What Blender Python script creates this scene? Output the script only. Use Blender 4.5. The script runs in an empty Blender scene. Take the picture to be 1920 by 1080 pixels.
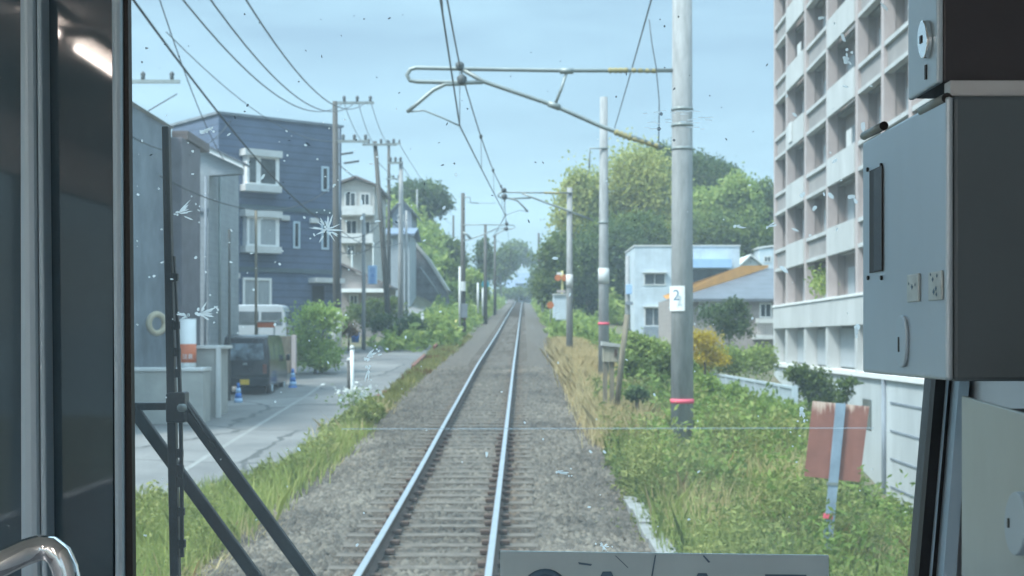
import bpy, math, random
import numpy as np
from mathutils import Vector, Matrix

random.seed(7)
sc = bpy.context.scene
COL = sc.collection

# ------------------------------------------------------------------ camera
F, H, HY = 2600.0, 2.35, 635.0          # focal length in photo pixels, eye height, row of the horizon
cam_d = bpy.data.cameras.new("camera")
cam = bpy.data.objects.new("camera", cam_d)
COL.objects.link(cam)
cam.location = (0, 0, H)
cam.rotation_euler = (math.radians(90), 0, 0)
cam_d.sensor_width = 36
cam_d.lens = 36 * F / 1920
cam_d.shift_y = (HY - 540) / 1920
cam_d.clip_start = 0.05
cam_d.clip_end = 3000
cam_d.dof.use_dof = True
cam_d.dof.focus_distance = 1.75
cam_d.dof.aperture_fstop = 17
sc.camera = cam

# ------------------------------------------------------------------ sky and sun
SUN_EL, SUN_AZ = math.radians(56), math.radians(236)   # azimuth clockwise from +Y (track direction)
w = bpy.data.worlds.new("World")
sc.world = w
w.use_nodes = True
nt = w.node_tree
nt.nodes.clear()
wo = nt.nodes.new('ShaderNodeOutputWorld')
bg = nt.nodes.new('ShaderNodeBackground')
sky = nt.nodes.new('ShaderNodeTexSky')
sky.sky_type = 'NISHITA'
sky.sun_disc = False
sky.sun_elevation = SUN_EL
sky.sun_rotation = SUN_AZ
sky.air_density = 1.0
sky.dust_density = 1.6
sky.ozone_density = 1.5
tc = nt.nodes.new('ShaderNodeTexCoord')
mp = nt.nodes.new('ShaderNodeMapping')
mp.inputs['Scale'].default_value = (1.6, 1.6, 7.0)
mp.inputs['Rotation'].default_value = (0, 0.12, 0)
ns = nt.nodes.new('ShaderNodeTexNoise')
ns.inputs['Scale'].default_value = 2.2
ns.inputs['Detail'].default_value = 5
ns.inputs['Roughness'].default_value = 0.5
ns.inputs['Distortion'].default_value = 0.5
rp = nt.nodes.new('ShaderNodeMapRange')
rp.inputs['From Min'].default_value = 0.35
rp.inputs['From Max'].default_value = 0.75
rp.inputs['To Min'].default_value = 0.42
rp.inputs['To Max'].default_value = 0.88
mx = nt.nodes.new('ShaderNodeMix')
mx.data_type = 'RGBA'
mx.inputs['B'].default_value = (5.9, 8.4, 9.7, 1)        # thin high cloud and summer haze
L = nt.links.new
L(tc.outputs['Generated'], mp.inputs['Vector'])
L(mp.outputs['Vector'], ns.inputs['Vector'])
L(ns.outputs['Fac'], rp.inputs['Value'])
L(rp.outputs['Result'], mx.inputs['Factor'])
L(sky.outputs['Color'], mx.inputs['A'])
# sky brightness rises with elevation: out-of-view overhead part boosted to light the ground
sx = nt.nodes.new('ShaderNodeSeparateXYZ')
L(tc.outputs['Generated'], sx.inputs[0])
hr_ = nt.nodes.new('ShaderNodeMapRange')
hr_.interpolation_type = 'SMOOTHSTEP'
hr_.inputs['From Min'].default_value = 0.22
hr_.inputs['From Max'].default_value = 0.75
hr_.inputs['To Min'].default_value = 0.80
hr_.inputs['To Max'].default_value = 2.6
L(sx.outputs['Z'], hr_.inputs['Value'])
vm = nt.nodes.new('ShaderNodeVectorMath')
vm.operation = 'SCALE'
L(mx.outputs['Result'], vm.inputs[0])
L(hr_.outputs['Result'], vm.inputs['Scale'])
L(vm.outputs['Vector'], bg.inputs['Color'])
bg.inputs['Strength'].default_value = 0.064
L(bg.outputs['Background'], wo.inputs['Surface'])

sl = bpy.data.lights.new("sun", 'SUN')
sl.energy = 2.3
sl.angle = math.radians(10)
sl.color = (1.0, 0.96, 0.90)
so = bpy.data.objects.new("sun", sl)
COL.objects.link(so)
sd = Vector((math.sin(SUN_AZ) * math.cos(SUN_EL), math.cos(SUN_AZ) * math.cos(SUN_EL), math.sin(SUN_EL)))
so.rotation_euler = sd.to_track_quat('Z', 'Y').to_euler()
so.location = (0, -20, 40)

sc.view_settings.view_transform = 'Standard'
sc.view_settings.look = 'None'
sc.view_settings.gamma = 1
sc.view_settings.exposure = 1.28
sc.cycles.use_denoising = True
sc.cycles.max_bounces = 8
sc.cycles.transparent_max_bounces = 16
sc.cycles.caustics_reflective = False
sc.cycles.caustics_refractive = False
sc.cycles.sample_clamp_indirect = 6


# ------------------------------------------------------------------ helpers
def P(px, py, d):
    return Vector(((px - 960) * d / F, d, H + (HY - py) * d / F))


_RZ = [(-40, -2.6), (0, -2.35), (12.8, -2.02), (17.5, -1.87), (24.8, -1.55), (34.7, -1.15), (41.8, -0.84), (68.5, 0.05),
       (89, 0.78), (113, 1.68), (156, 3.24), (184, 4.25), (260, 7.0), (320, 8.3), (420, 8.6), (3000, 8.6)]


def rz(d):
    k = np.array([-4., -2, 0, 2, 4])
    return float(np.mean(np.interp(d + k, [a for a, b in _RZ], [b for a, b in _RZ]))) + H


def tx(d):
    return -0.87 + 0.0083 * d


def road_off(d):
    return float(np.interp(d, [0, 42, 60, 85, 100], [-0.92, -0.88, -0.5, -0.15, -0.02]))


def ground_off(u, d):
    if u < 0:
        ro = road_off(d)
        rise = float(np.interp(d, [44, 54, 70], [0, 0.45, 0.7]))
        return float(np.interp(-u, [0, 2.1, 2.4, 3.1, 8.3, 11.5, 200], [-0.5, -0.5, -0.33, ro, ro, ro + rise, ro + rise]))
    uc = float(np.interp(d, [0, 20, 38, 60, 80], [5, 5, 8.4, 8.8, 9]))
    co = float(np.interp(d, [0, 20, 38, 60, 80, 120], [-0.6, -0.6, -1.3, -1.6, -1.2, -0.8]))
    fl = float(np.interp(d, [0, 45, 60, 75, 100, 200], [-5, -5, -3.4, -1.7, -1.4, -0.8]))
    if u <= uc:
        return float(np.interp(u, [0, 2.0, 2.4, 3.6, uc], [-0.5, -0.5, -0.34, -0.42, co]))
    return max(fl, co - 1.5 * (u - uc))


def ground(x, d):
    u = x - tx(d)
    z = rz(d) + ground_off(u, d)
    k = min(max((abs(u) - 3.0) / 4.0, 0), 1)
    z += k * 10.5 * math.exp(-((x - 21) / 10) ** 2 / 2 - ((d - 152) / 21) ** 2 / 2)
    z += k * 9.0 * math.exp(-((x + 11.5) / 4.6) ** 2 / 2 - ((d - 150) / 24) ** 2 / 2)
    return z


class MB:
    """collects shapes for one mesh object"""

    def __init__(s):
        s.v, s.f, s.sm = [], [], []

    def add(s, vs, fs, smooth=False):
        o = len(s.v)
        s.v += [tuple(p) for p in vs]
        s.f += [tuple(i + o for i in q) for q in fs]
        s.sm += [smooth] * len(fs)
        return s

    def hexa(s, c):                                        # 8 corners: bottom ring, top ring
        return s.add(c, [(3, 2, 1, 0), (4, 5, 6, 7), (0, 1, 5, 4), (1, 2, 6, 5), (2, 3, 7, 6), (3, 0, 4, 7)])

    def box(s, x0, x1, y0, y1, z0, z1):
        return s.hexa([(x0, y0, z0), (x1, y0, z0), (x1, y1, z0), (x0, y1, z0), (x0, y0, z1), (x1, y0, z1), (x1, y1, z1), (x0, y1, z1)])

    def prism(s, pts, ext):                                # planar polygon swept along ext
        n = len(pts)
        a = [Vector(p) for p in pts]
        b = [p + Vector(ext) for p in a]
        return s.add(a + b, [tuple(range(n))[::-1], tuple(range(n, 2 * n))] + [(i, (i + 1) % n, n + (i + 1) % n, n + i) for i in range(n)])

    def tube(s, pts, r, n=8, cap=True):
        pts = [Vector(p) for p in pts]
        rs = r if isinstance(r, (list, tuple)) else [r] * len(pts)
        o = len(s.v)
        ref = None
        for i, p in enumerate(pts):
            t = (pts[min(i + 1, len(pts) - 1)] - pts[max(i - 1, 0)]).normalized()
            if ref is None:
                ref = Vector((0, 0, 1)) if abs(t.z) < 0.9 else Vector((1, 0, 0))
            a = (ref - t * ref.dot(t)).normalized()
            b = t.cross(a)
            ref = a
            for k in range(n):
                g = 2 * math.pi * k / n
                s.v.append(tuple(p + (a * math.cos(g) + b * math.sin(g)) * rs[i]))
        m = len(pts)
        for i in range(m - 1):
            for k in range(n):
                s.f.append((o + i * n + k, o + i * n + (k + 1) % n, o + (i + 1) * n + (k + 1) % n, o + (i + 1) * n + k))
                s.sm.append(True)
        if cap:
            s.f.append(tuple(o + k for k in range(n))[::-1])
            s.f.append(tuple(o + (m - 1) * n + k for k in range(n)))
            s.sm += [False, False]
        return s

    def lathe(s, base, prof, n=16):                        # prof: (radius, height)
        return s.tube([Vector(base) + Vector((0, 0, h)) for r, h in prof], [max(r, 1e-4) for r, h in prof], n)

    def build(s, name, m, parent=None, bevel=0, seg=2):
        me = bpy.data.meshes.new(name)
        org = Vector((0, 0, 0))
        q = parent
        while q is not None:
            org = org + q.location
            q = q.parent
        me.from_pydata([tuple(Vector(p) - org) for p in s.v], [], s.f)
        me.polygons.foreach_set('use_smooth', s.sm)
        me.materials.append(m)
        me.update()
        o = bpy.data.objects.new(name, me)
        COL.objects.link(o)
        o.parent = parent
        if bevel:
            b = o.modifiers.new('bevel', 'BEVEL')
            b.width = bevel
            b.segments = seg
            b.limit_method = 'ANGLE'
        return o


def tag(o, label=None, cat=None, group=None, kind=None):
    if label:
        o['label'] = label
    if cat:
        o['category'] = cat
    if group:
        o['group'] = group
    if kind:
        o['kind'] = kind
    return o


def thing(name, label, cat, loc=(0, 0, 0), group=None):
    o = bpy.data.objects.new(name, None)
    o.empty_display_size = 0.2
    COL.objects.link(o)
    o.location = loc
    return tag(o, label, cat, group)


def dup(o, parent=None):
    c = o.copy()
    COL.objects.link(c)
    c.parent = parent
    for ch in list(o.children):
        dup(ch, c)
    return c


def quads_object(name, V, m, parent=None, nv=4):
    """V: (N, nv, 3) array of separate polygons"""
    V = np.asarray(V, dtype=np.float32)
    N = len(V)
    org = np.zeros(3)
    q = parent
    while q is not None:
        org += np.array(q.location)
        q = q.parent
    V = V - org
    me = bpy.data.meshes.new(name)
    me.vertices.add(N * nv)
    me.vertices.foreach_set('co', V.reshape(-1).astype(np.float32))
    me.loops.add(N * nv)
    me.loops.foreach_set('vertex_index', np.arange(N * nv, dtype=np.int32))
    me.polygons.add(N)
    me.polygons.foreach_set('loop_start', np.arange(0, N * nv, nv, dtype=np.int32))
    me.polygons.foreach_set('loop_total', np.full(N, nv, dtype=np.int32))
    me.materials.append(m)
    me.update()
    me.validate()
    o = bpy.data.objects.new(name, me)
    COL.objects.link(o)
    o.parent = parent
    return o


rng = np.random.default_rng(11)


def leaf_quads(c, size, up=0.0, aspect=0.5, rn=None, out=None):
    """rhombic leaves at centres c (N,3)"""
    rn = rn or rng
    N = len(c)
    a = rn.normal(size=(N, 3))
    a[:, 2] += up
    if out is not None:
        a += out
    a /= np.linalg.norm(a, axis=1)[:, None]
    b = np.cross(a, rn.normal(size=(N, 3)))
    b /= np.linalg.norm(b, axis=1)[:, None]
    s = (np.asarray(size) * rn.uniform(0.6, 1.3, N))[:, None]
    return np.stack([c - a * s * 0.5, c + b * s * 0.5 * aspect - a * s * 0.05, c + a * s * 0.5, c - b * s * 0.5 * aspect - a * s * 0.05], axis=1)


# ------------------------------------------------------------------ materials
def mat(name, col, rough=0.7, metal=0.0, var=0.12, scale=2.0, col2=None, bump=0.0, bscale=60.0, spec=0.4, stretch=None):
    m = bpy.data.materials.new(name)
    m.use_nodes = True
    t = m.node_tree
    b = t.nodes['Principled BSDF']
    b.inputs['Roughness'].default_value = rough
    b.inputs['Metallic'].default_value = metal
    b.inputs['Specular IOR Level'].default_value = spec
    tcn = t.nodes.new('ShaderNodeTexCoord')
    src = tcn.outputs['Object']
    if stretch:
        mpn = t.nodes.new('ShaderNodeMapping')
        mpn.inputs['Scale'].default_value = stretch
        t.links.new(src, mpn.inputs['Vector'])
        src = mpn.outputs['Vector']
    n = t.nodes.new('ShaderNodeTexNoise')
    n.inputs['Scale'].default_value = scale
    n.inputs['Detail'].default_value = 6
    n.inputs['Roughness'].default_value = 0.65
    t.links.new(src, n.inputs['Vector'])
    r = t.nodes.new('ShaderNodeValToRGB')
    c2 = col2 or tuple(c * (1 - 2 * var) for c in col)
    c1 = col if col2 else tuple(min(1, c * (1 + var)) for c in col)
    r.color_ramp.elements[0].position = 0.33
    r.color_ramp.elements[1].position = 0.67
    r.color_ramp.elements[0].color = (*c2, 1)
    r.color_ramp.elements[1].color = (*c1, 1)
    t.links.new(n.outputs['Fac'], r.inputs['Fac'])
    t.links.new(r.outputs['Color'], b.inputs['Base Color'])
    if bump:
        n2 = t.nodes.new('ShaderNodeTexNoise')
        n2.inputs['Scale'].default_value = bscale
        n2.inputs['Detail'].default_value = 4
        t.links.new(tcn.outputs['Object'], n2.inputs['Vector'])
        bp = t.nodes.new('ShaderNodeBump')
        bp.inputs['Strength'].default_value = bump
        bp.inputs['Distance'].default_value = 0.02
        t.links.new(n2.outputs['Fac'], bp.inputs['Height'])
        t.links.new(bp.outputs['Normal'], b.inputs['Normal'])
    return m


def rail_stain(m):
    """rust brown brake dust lying in two bands along the rails"""
    t = m.node_tree
    b = t.nodes['Principled BSDF']
    old = b.inputs['Base Color'].links[0].from_socket
    tcn = t.nodes.new('ShaderNodeTexCoord')
    dt = t.nodes.new('ShaderNodeVectorMath')
    dt.operation = 'DOT_PRODUCT'
    dt.inputs[1].default_value = (1, -0.0083, 0)
    t.links.new(tcn.outputs['Object'], dt.inputs[0])

    def mth(op, x, v):
        n = t.nodes.new('ShaderNodeMath')
        n.operation = op
        t.links.new(x, n.inputs[0])
        if v is not None:
            n.inputs[1].default_value = v
        return n.outputs[0]
    u = mth('ABSOLUTE', mth('ADD', dt.outputs['Value'], 0.87), None)
    e = mth('ABSOLUTE', mth('SUBTRACT', u, 0.62), None)
    mr = t.nodes.new('ShaderNodeMapRange')
    mr.interpolation_type = 'SMOOTHSTEP'
    mr.inputs['From Min'].default_value = 0.34
    mr.inputs['From Max'].default_value = 0.08
    mr.inputs['To Max'].default_value = 0.75
    t.links.new(e, mr.inputs['Value'])
    mxn = t.nodes.new('ShaderNodeMix')
    mxn.data_type = 'RGBA'
    mxn.blend_type = 'MULTIPLY'
    t.links.new(mr.outputs['Result'], mxn.inputs['Factor'])
    t.links.new(old, mxn.inputs['A'])
    mxn.inputs['B'].default_value = (0.74, 0.56, 0.42, 1)
    t.links.new(mxn.outputs['Result'], b.inputs['Base Color'])
    return m


def cracks(m):
    t = m.node_tree
    b = t.nodes['Principled BSDF']
    old = b.inputs['Base Color'].links[0].from_socket
    tcn = t.nodes.new('ShaderNodeTexCoord')
    vo = t.nodes.new('ShaderNodeTexVoronoi')
    vo.feature = 'DISTANCE_TO_EDGE'
    vo.inputs['Scale'].default_value = 0.33
    nz = t.nodes.new('ShaderNodeTexNoise')
    nz.inputs['Scale'].default_value = 1.2
    mxv = t.nodes.new('ShaderNodeMix')
    mxv.data_type = 'VECTOR'
    mxv.inputs['Factor'].default_value = 0.35
    t.links.new(tcn.outputs['Object'], nz.inputs['Vector'])
    t.links.new(tcn.outputs['Object'], mxv.inputs['A'])
    t.links.new(nz.outputs['Color'], mxv.inputs['B'])
    t.links.new(mxv.outputs['Result'], vo.inputs['Vector'])
    lt = t.nodes.new('ShaderNodeMath')
    lt.operation = 'LESS_THAN'
    lt.inputs[1].default_value = 0.010
    t.links.new(vo.outputs['Distance'], lt.inputs[0])
    vc = t.nodes.new('ShaderNodeTexVoronoi')
    vc.inputs['Scale'].default_value = 0.33
    t.links.new(mxv.outputs['Result'], vc.inputs['Vector'])
    bw = t.nodes.new('ShaderNodeSeparateColor')
    t.links.new(vc.outputs['Color'], bw.inputs[0])
    mr = t.nodes.new('ShaderNodeMapRange')
    mr.inputs['To Min'].default_value = 0.78
    mr.inputs['To Max'].default_value = 1.08
    t.links.new(bw.outputs[0], mr.inputs['Value'])
    v1 = t.nodes.new('ShaderNodeVectorMath')
    v1.operation = 'SCALE'
    t.links.new(old, v1.inputs[0])
    t.links.new(mr.outputs['Result'], v1.inputs['Scale'])
    mxn = t.nodes.new('ShaderNodeMix')
    mxn.data_type = 'RGBA'
    t.links.new(lt.outputs[0], mxn.inputs['Factor'])
    t.links.new(v1.outputs['Vector'], mxn.inputs['A'])
    mxn.inputs['B'].default_value = (0.07, 0.07, 0.065, 1)
    t.links.new(mxn.outputs['Result'], b.inputs['Base Color'])
    return m


def siding(name, col, pitch=0.2, rough=0.6, dark=0.7, axis='Z', var=0.08):
    """boards or tiles: thin joints every pitch metres"""
    m = mat(name, col, rough, var=var, scale=1.3)
    t = m.node_tree
    b = t.nodes['Principled BSDF']
    tcn = t.nodes.new('ShaderNodeTexCoord')
    sp = t.nodes.new('ShaderNodeSeparateXYZ')
    t.links.new(tcn.outputs['Object'], sp.inputs[0])
    dv = t.nodes.new('ShaderNodeMath')
    dv.operation = 'DIVIDE'
    dv.inputs[1].default_value = pitch
    t.links.new(sp.outputs[axis], dv.inputs[0])
    fr = t.nodes.new('ShaderNodeMath')
    fr.operation = 'FRACT'
    t.links.new(dv.outputs[0], fr.inputs[0])
    lt = t.nodes.new('ShaderNodeMath')
    lt.operation = 'LESS_THAN'
    lt.inputs[1].default_value = 0.14
    t.links.new(fr.outputs[0], lt.inputs[0])
    old = b.inputs['Base Color'].links[0].from_socket
    mxn = t.nodes.new('ShaderNodeMix')
    mxn.data_type = 'RGBA'
    mxn.blend_type = 'MULTIPLY'
    t.links.new(lt.outputs[0], mxn.inputs['Factor'])
    t.links.new(old, mxn.inputs['A'])
    mxn.inputs['B'].default_value = (dark, dark, dark, 1)
    t.links.new(mxn.outputs['Result'], b.inputs['Base Color'])
    return m


def leafmat(name, cols, trans=0.45):
    m = bpy.data.materials.new(name)
    m.use_nodes = True
    t = m.node_tree
    b = t.nodes['Principled BSDF']
    b.inputs['Roughness'].default_value = 0.6
    b.inputs['Specular IOR Level'].default_value = 0.25
    g = t.nodes.new('ShaderNodeNewGeometry')
    r = t.nodes.new('ShaderNodeValToRGB')
    e = r.color_ramp.elements
    e[0].color = (*cols[0], 1)
    e[1].color = (*cols[-1], 1)
    for i, c in enumerate(cols[1:-1]):
        x = e.new((i + 1) / (len(cols) - 1))
        x.color = (*c, 1)
    tcn = t.nodes.new('ShaderNodeTexCoord')
    n = t.nodes.new('ShaderNodeTexNoise')
    n.inputs['Scale'].default_value = 0.55
    n.inputs['Detail'].default_value = 3
    t.links.new(tcn.outputs['Object'], n.inputs['Vector'])
    mr = t.nodes.new('ShaderNodeMapRange')
    mr.inputs['From Min'].default_value = 0.3
    mr.inputs['From Max'].default_value = 0.7
    t.links.new(n.outputs['Fac'], mr.inputs['Value'])
    mixv = t.nodes.new('ShaderNodeMix')
    mixv.inputs['Factor'].default_value = 0.5
    t.links.new(g.outputs['Random Per Island'], mixv.inputs['A'])
    t.links.new(mr.outputs['Result'], mixv.inputs['B'])
    t.links.new(mixv.outputs['Result'], r.inputs['Fac'])
    t.links.new(r.outputs['Color'], b.inputs['Base Color'])
    tr = t.nodes.new('ShaderNodeBsdfTranslucent')
    t.links.new(r.outputs['Color'], tr.inputs['Color'])
    ms = t.nodes.new('ShaderNodeMixShader')
    ms.inputs['Fac'].default_value = trans
    out = t.nodes['Material Output']
    t.links.new(b.outputs[0], ms.inputs[1])
    t.links.new(tr.outputs[0], ms.inputs[2])
    t.links.new(ms.outputs[0], out.inputs['Surface'])
    return m


def emit(name, col, strength):
    m = bpy.data.materials.new(name)
    m.use_nodes = True
    b = m.node_tree.nodes['Principled BSDF']
    b.inputs['Base Color'].default_value = (*col, 1)
    b.inputs['Emission Color'].default_value = (*col, 1)
    b.inputs['Emission Strength'].default_value = strength
    return m


M = {}
M['soil'] = mat('soil', (0.16, 0.13, 0.08), 0.9, var=0.3, scale=1.5, col2=(0.07, 0.085, 0.035))
M['ballast'] = mat('ballast', (0.15, 0.122, 0.092), 0.9, scale=8, col2=(0.030, 0.024, 0.018), bump=1.0, bscale=22)
M['stone'] = leafmat('stone', [(0.022, 0.018, 0.013), (0.082, 0.067, 0.050), (0.20, 0.17, 0.13)], 0.0)
M['asphalt'] = mat('asphalt', (0.205, 0.20, 0.188), 0.85, scale=0.5, col2=(0.13, 0.128, 0.122), bump=0.25, bscale=90)
M['line'] = mat('line', (0.6, 0.6, 0.57), 0.7, var=0.2, scale=6)
M['trough'] = mat('trough', (0.27, 0.27, 0.255), 0.85, scale=5, col2=(0.17, 0.17, 0.155), bump=0.3)
rail_stain(M['ballast'])
rail_stain(M['stone'])
cracks(M['asphalt'])
M['concrete'] = mat('concrete', (0.40, 0.40, 0.37), 0.85, scale=2.2, col2=(0.31, 0.31, 0.285), bump=0.3, bscale=30)
M['pole'] = mat('pole', (0.35, 0.355, 0.35), 0.85, scale=5, col2=(0.24, 0.245, 0.24), bump=0.5, bscale=45, stretch=(2.5, 2.5, 0.45))
M['pole_dark'] = mat('pole_dark', (0.11, 0.105, 0.095), 0.8, scale=3, col2=(0.07, 0.068, 0.06), stretch=(2, 2, 0.3))
M['sleeper'] = mat('sleeper', (0.15, 0.126, 0.10), 0.9, scale=6, col2=(0.07, 0.057, 0.043), bump=0.4)
M['rust'] = mat('rust', (0.10, 0.06, 0.04), 0.85, scale=7, col2=(0.055, 0.035, 0.026))
M['railtop'] = mat('railtop', (0.75, 0.75, 0.76), 0.28, 0.9, var=0.05, scale=4)
M['galv'] = mat('galv', (0.28, 0.31, 0.30), 0.5, 0.4, var=0.1)
M['wire'] = mat('wire', (0.10, 0.11, 0.11), 0.6, 0.3)
M['cable'] = mat('cable', (0.04, 0.042, 0.045), 0.6)
M['insul'] = mat('insul', (0.33, 0.28, 0.13), 0.5, var=0.1)
M['white'] = mat('white', (0.78, 0.78, 0.76), 0.55, var=0.05)
M['offwhite'] = mat('offwhite', (0.60, 0.60, 0.58), 0.6, var=0.07)
M['pink'] = mat('pink', (0.75, 0.12, 0.17), 0.6, var=0.05)
M['black'] = mat('black', (0.012, 0.012, 0.013), 0.5, var=0.1)
M['rubber'] = mat('rubber', (0.018, 0.018, 0.02), 0.45, var=0.2, scale=20)
M['glass_dark'] = mat('glass_dark', (0.03, 0.04, 0.045), 0.03, var=0.2, spec=0.6)
M['glass_mid'] = mat('glass_mid', (0.10, 0.12, 0.13), 0.12, var=0.35, scale=0.9, spec=0.6)
M['curtain'] = mat('curtain', (0.36, 0.385, 0.395), 0.7, var=0.15, scale=5, stretch=(6, 6, 0.3))
M['blue_wall'] = siding('blue_wall', (0.105, 0.138, 0.205), 0.30, 0.6, 0.68)
M['grey_wall'] = siding('grey_wall', (0.30, 0.33, 0.35), 0.22, 0.7, 0.88)
M['slate_wall'] = mat('slate_wall', (0.21, 0.24, 0.27), 0.8, var=0.16, scale=0.8)
M['pier'] = mat('pier', (0.17, 0.16, 0.175), 0.75, var=0.1)
M['cream_wall'] = siding('cream_wall', (0.42, 0.40, 0.37), 0.3, 0.75, 0.9)
M['tan_wall'] = siding('tan_wall', (0.34, 0.30, 0.28), 0.3, 0.75, 0.9)
M['pale_wall'] = siding('pale_wall', (0.50, 0.56, 0.60), 0.3, 0.7, 0.93, 'X')
M['roof_grey'] = siding('roof_grey', (0.13, 0.145, 0.165), 0.28, 0.6, 0.8)
M['roof_brown'] = siding('roof_brown', (0.16, 0.13, 0.12), 0.28, 0.7, 0.8)
M['roof_blue'] = siding('roof_blue', (0.16, 0.20, 0.26), 0.3, 0.6, 0.8)
M['orange'] = mat('orange', (0.82, 0.38, 0.11), 0.6, var=0.06)
M['apt_tile'] = siding('apt_tile', (0.33, 0.285, 0.265), 0.12, 0.7, 0.9)
M['apt_pale'] = mat('apt_pale', (0.49, 0.495, 0.48), 0.75, var=0.07, scale=0.7, stretch=(1, 1, 0.4))
M['apt_pink'] = mat('apt_pink', (0.45, 0.385, 0.365), 0.75, var=0.06, scale=1.0)
M['apt_grey'] = mat('apt_grey', (0.31, 0.285, 0.27), 0.8, var=0.08, scale=0.8)
M['soffit'] = mat('soffit', (0.30, 0.295, 0.265), 0.85, var=0.08)
M['base_wall'] = mat('base_wall', (0.47, 0.50, 0.50), 0.8, var=0.10, scale=0.6, stretch=(1, 1, 0.35))
M['van_black'] = mat('van_black', (0.018, 0.018, 0.021), 0.16, var=0.1, spec=0.7)
M['van_glass'] = mat('van_glass', (0.16, 0.20, 0.23), 0.12, var=0.5, scale=2.5, spec=0.6)  # pale noise blotches paint reflections into the glass colour
M['van_white'] = mat('van_white', (0.38, 0.41, 0.43), 0.35, var=0.04)
M['yellow'] = mat('yellow', (0.72, 0.45, 0.03), 0.5, var=0.05)
M['yellow_pale'] = mat('yellow_pale', (0.70, 0.60, 0.24), 0.6, var=0.08)
M['blue'] = mat('blue', (0.04, 0.18, 0.55), 0.5, var=0.08)
M['blue_pale'] = mat('blue_pale', (0.35, 0.52, 0.75), 0.5, var=0.05)
M['teal'] = mat('teal', (0.02, 0.22, 0.27), 0.5, var=0.08)
M['red_lamp'] = mat('red_lamp', (0.50, 0.16, 0.05), 0.4, var=0.1)
M['orange_red'] = mat('orange_red', (0.65, 0.17, 0.07), 0.6, var=0.08)
M['brown_red'] = mat('brown_red', (0.20, 0.075, 0.05), 0.8, var=0.2, scale=5)
M['wood'] = mat('wood', (0.20, 0.17, 0.12), 0.85, var=0.2, scale=5, stretch=(4, 4, 0.5))
M['wood_pale'] = mat('wood_pale', (0.33, 0.30, 0.23), 0.85, var=0.15, scale=5, stretch=(4, 4, 0.5))
M['bark'] = mat('bark', (0.10, 0.08, 0.055), 0.9, var=0.25, scale=4)
M['post_grey'] = mat('post_grey', (0.26, 0.33, 0.40), 0.6, 0.1, var=0.1, scale=8)
M['fence'] = mat('fence', (0.47, 0.54, 0.58), 0.5, 0.1, var=0.06)
M['block_wall'] = siding('block_wall', (0.15, 0.15, 0.155), 0.4, 0.85, 0.75, 'Z', 0.25)
M['beige'] = mat('beige', (0.55, 0.47, 0.33), 0.6, var=0.1)
M['leaf'] = leafmat('leaf', [(0.05, 0.08, 0.022), (0.12, 0.17, 0.04), (0.23, 0.27, 0.07)])
M['leaf_dark'] = leafmat('leaf_dark', [(0.036, 0.066, 0.026), (0.085, 0.135, 0.045), (0.17, 0.215, 0.065)])
M['leaf_lime'] = leafmat('leaf_lime', [(0.12, 0.19, 0.045), (0.28, 0.36, 0.09), (0.44, 0.49, 0.15)])
M['bamboo'] = leafmat('bamboo', [(0.19, 0.23, 0.065), (0.40, 0.42, 0.12), (0.52, 0.50, 0.17)])
M['weed'] = leafmat('weed', [(0.075, 0.12, 0.028), (0.19, 0.27, 0.06), (0.37, 0.42, 0.12)])
M['weed_yellow'] = leafmat('weed_yellow', [(0.08, 0.105, 0.03), (0.23, 0.26, 0.075), (0.44, 0.42, 0.15)])
M['grass'] = leafmat('grass', [(0.14, 0.18, 0.045), (0.31, 0.36, 0.095), (0.50, 0.49, 0.18)])
M['olive'] = leafmat('olive', [(0.13, 0.12, 0.035), (0.25, 0.25, 0.08), (0.38, 0.35, 0.13)])
M['dry'] = leafmat('dry', [(0.30, 0.22, 0.09), (0.60, 0.47, 0.24), (0.80, 0.67, 0.39)])
M['rusty'] = leafmat('rusty', [(0.12, 0.06, 0.02), (0.20, 0.11, 0.035), (0.27, 0.17, 0.06)])
M['leaf_bright'] = leafmat('leaf_bright', [(0.15, 0.24, 0.06), (0.33, 0.45, 0.12), (0.52, 0.60, 0.20)])
M['bloom'] = leafmat('bloom', [(0.30, 0.24, 0.02), (0.55, 0.42, 0.02), (0.65, 0.52, 0.06)])
M['petal'] = leafmat('petal', [(0.6, 0.62, 0.58), (0.75, 0.76, 0.72), (0.8, 0.8, 0.78)])
M['purple'] = leafmat('purple', [(0.16, 0.12, 0.5), (0.25, 0.2, 0.65), (0.3, 0.25, 0.7)])
# cab
M['panel_blue'] = mat('panel_blue', (0.50, 0.60, 0.67), 0.36, 0.4, var=0.04, scale=3, stretch=(1, 1, 0.3))
M['panel_dark'] = mat('panel_dark', (0.10, 0.135, 0.155), 0.5, var=0.06)
M['panel_black'] = mat('panel_black', (0.045, 0.046, 0.055), 0.4, var=0.1)
M['panel_green'] = mat('panel_green', (0.50, 0.57, 0.57), 0.35, 0.35, var=0.07, scale=2)
M['alu'] = mat('alu', (0.50, 0.62, 0.70), 0.4, 0.2, var=0.04, stretch=(1, 1, 0.1))
M['chrome'] = mat('chrome', (0.85, 0.86, 0.87), 0.08, 1.0, var=0.03)
M['placard'] = mat('placard', (0.56, 0.70, 0.74), 0.6, var=0.04, scale=5)
M['ink'] = mat('ink', (0.10, 0.19, 0.27), 0.6, var=0.05)
M['cab_wall'] = mat('cab_wall', (0.55, 0.58, 0.60), 0.55, var=0.06)
M['cab_floor'] = mat('cab_floor', (0.26, 0.26, 0.27), 0.7, var=0.1)
M['cab_ceil'] = mat('cab_ceil', (0.70, 0.70, 0.70), 0.7, var=0.05)
M['lamp'] = emit('lamp', (1.0, 0.86, 0.78), 24.0)
M['pane_tint'] = mat('pane_tint', (0.070, 0.118, 0.150), 0.03, var=0.1, spec=0.5)
M['label'] = mat('label', (0.58, 0.66, 0.66), 0.5, var=0.08, scale=40)


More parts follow.
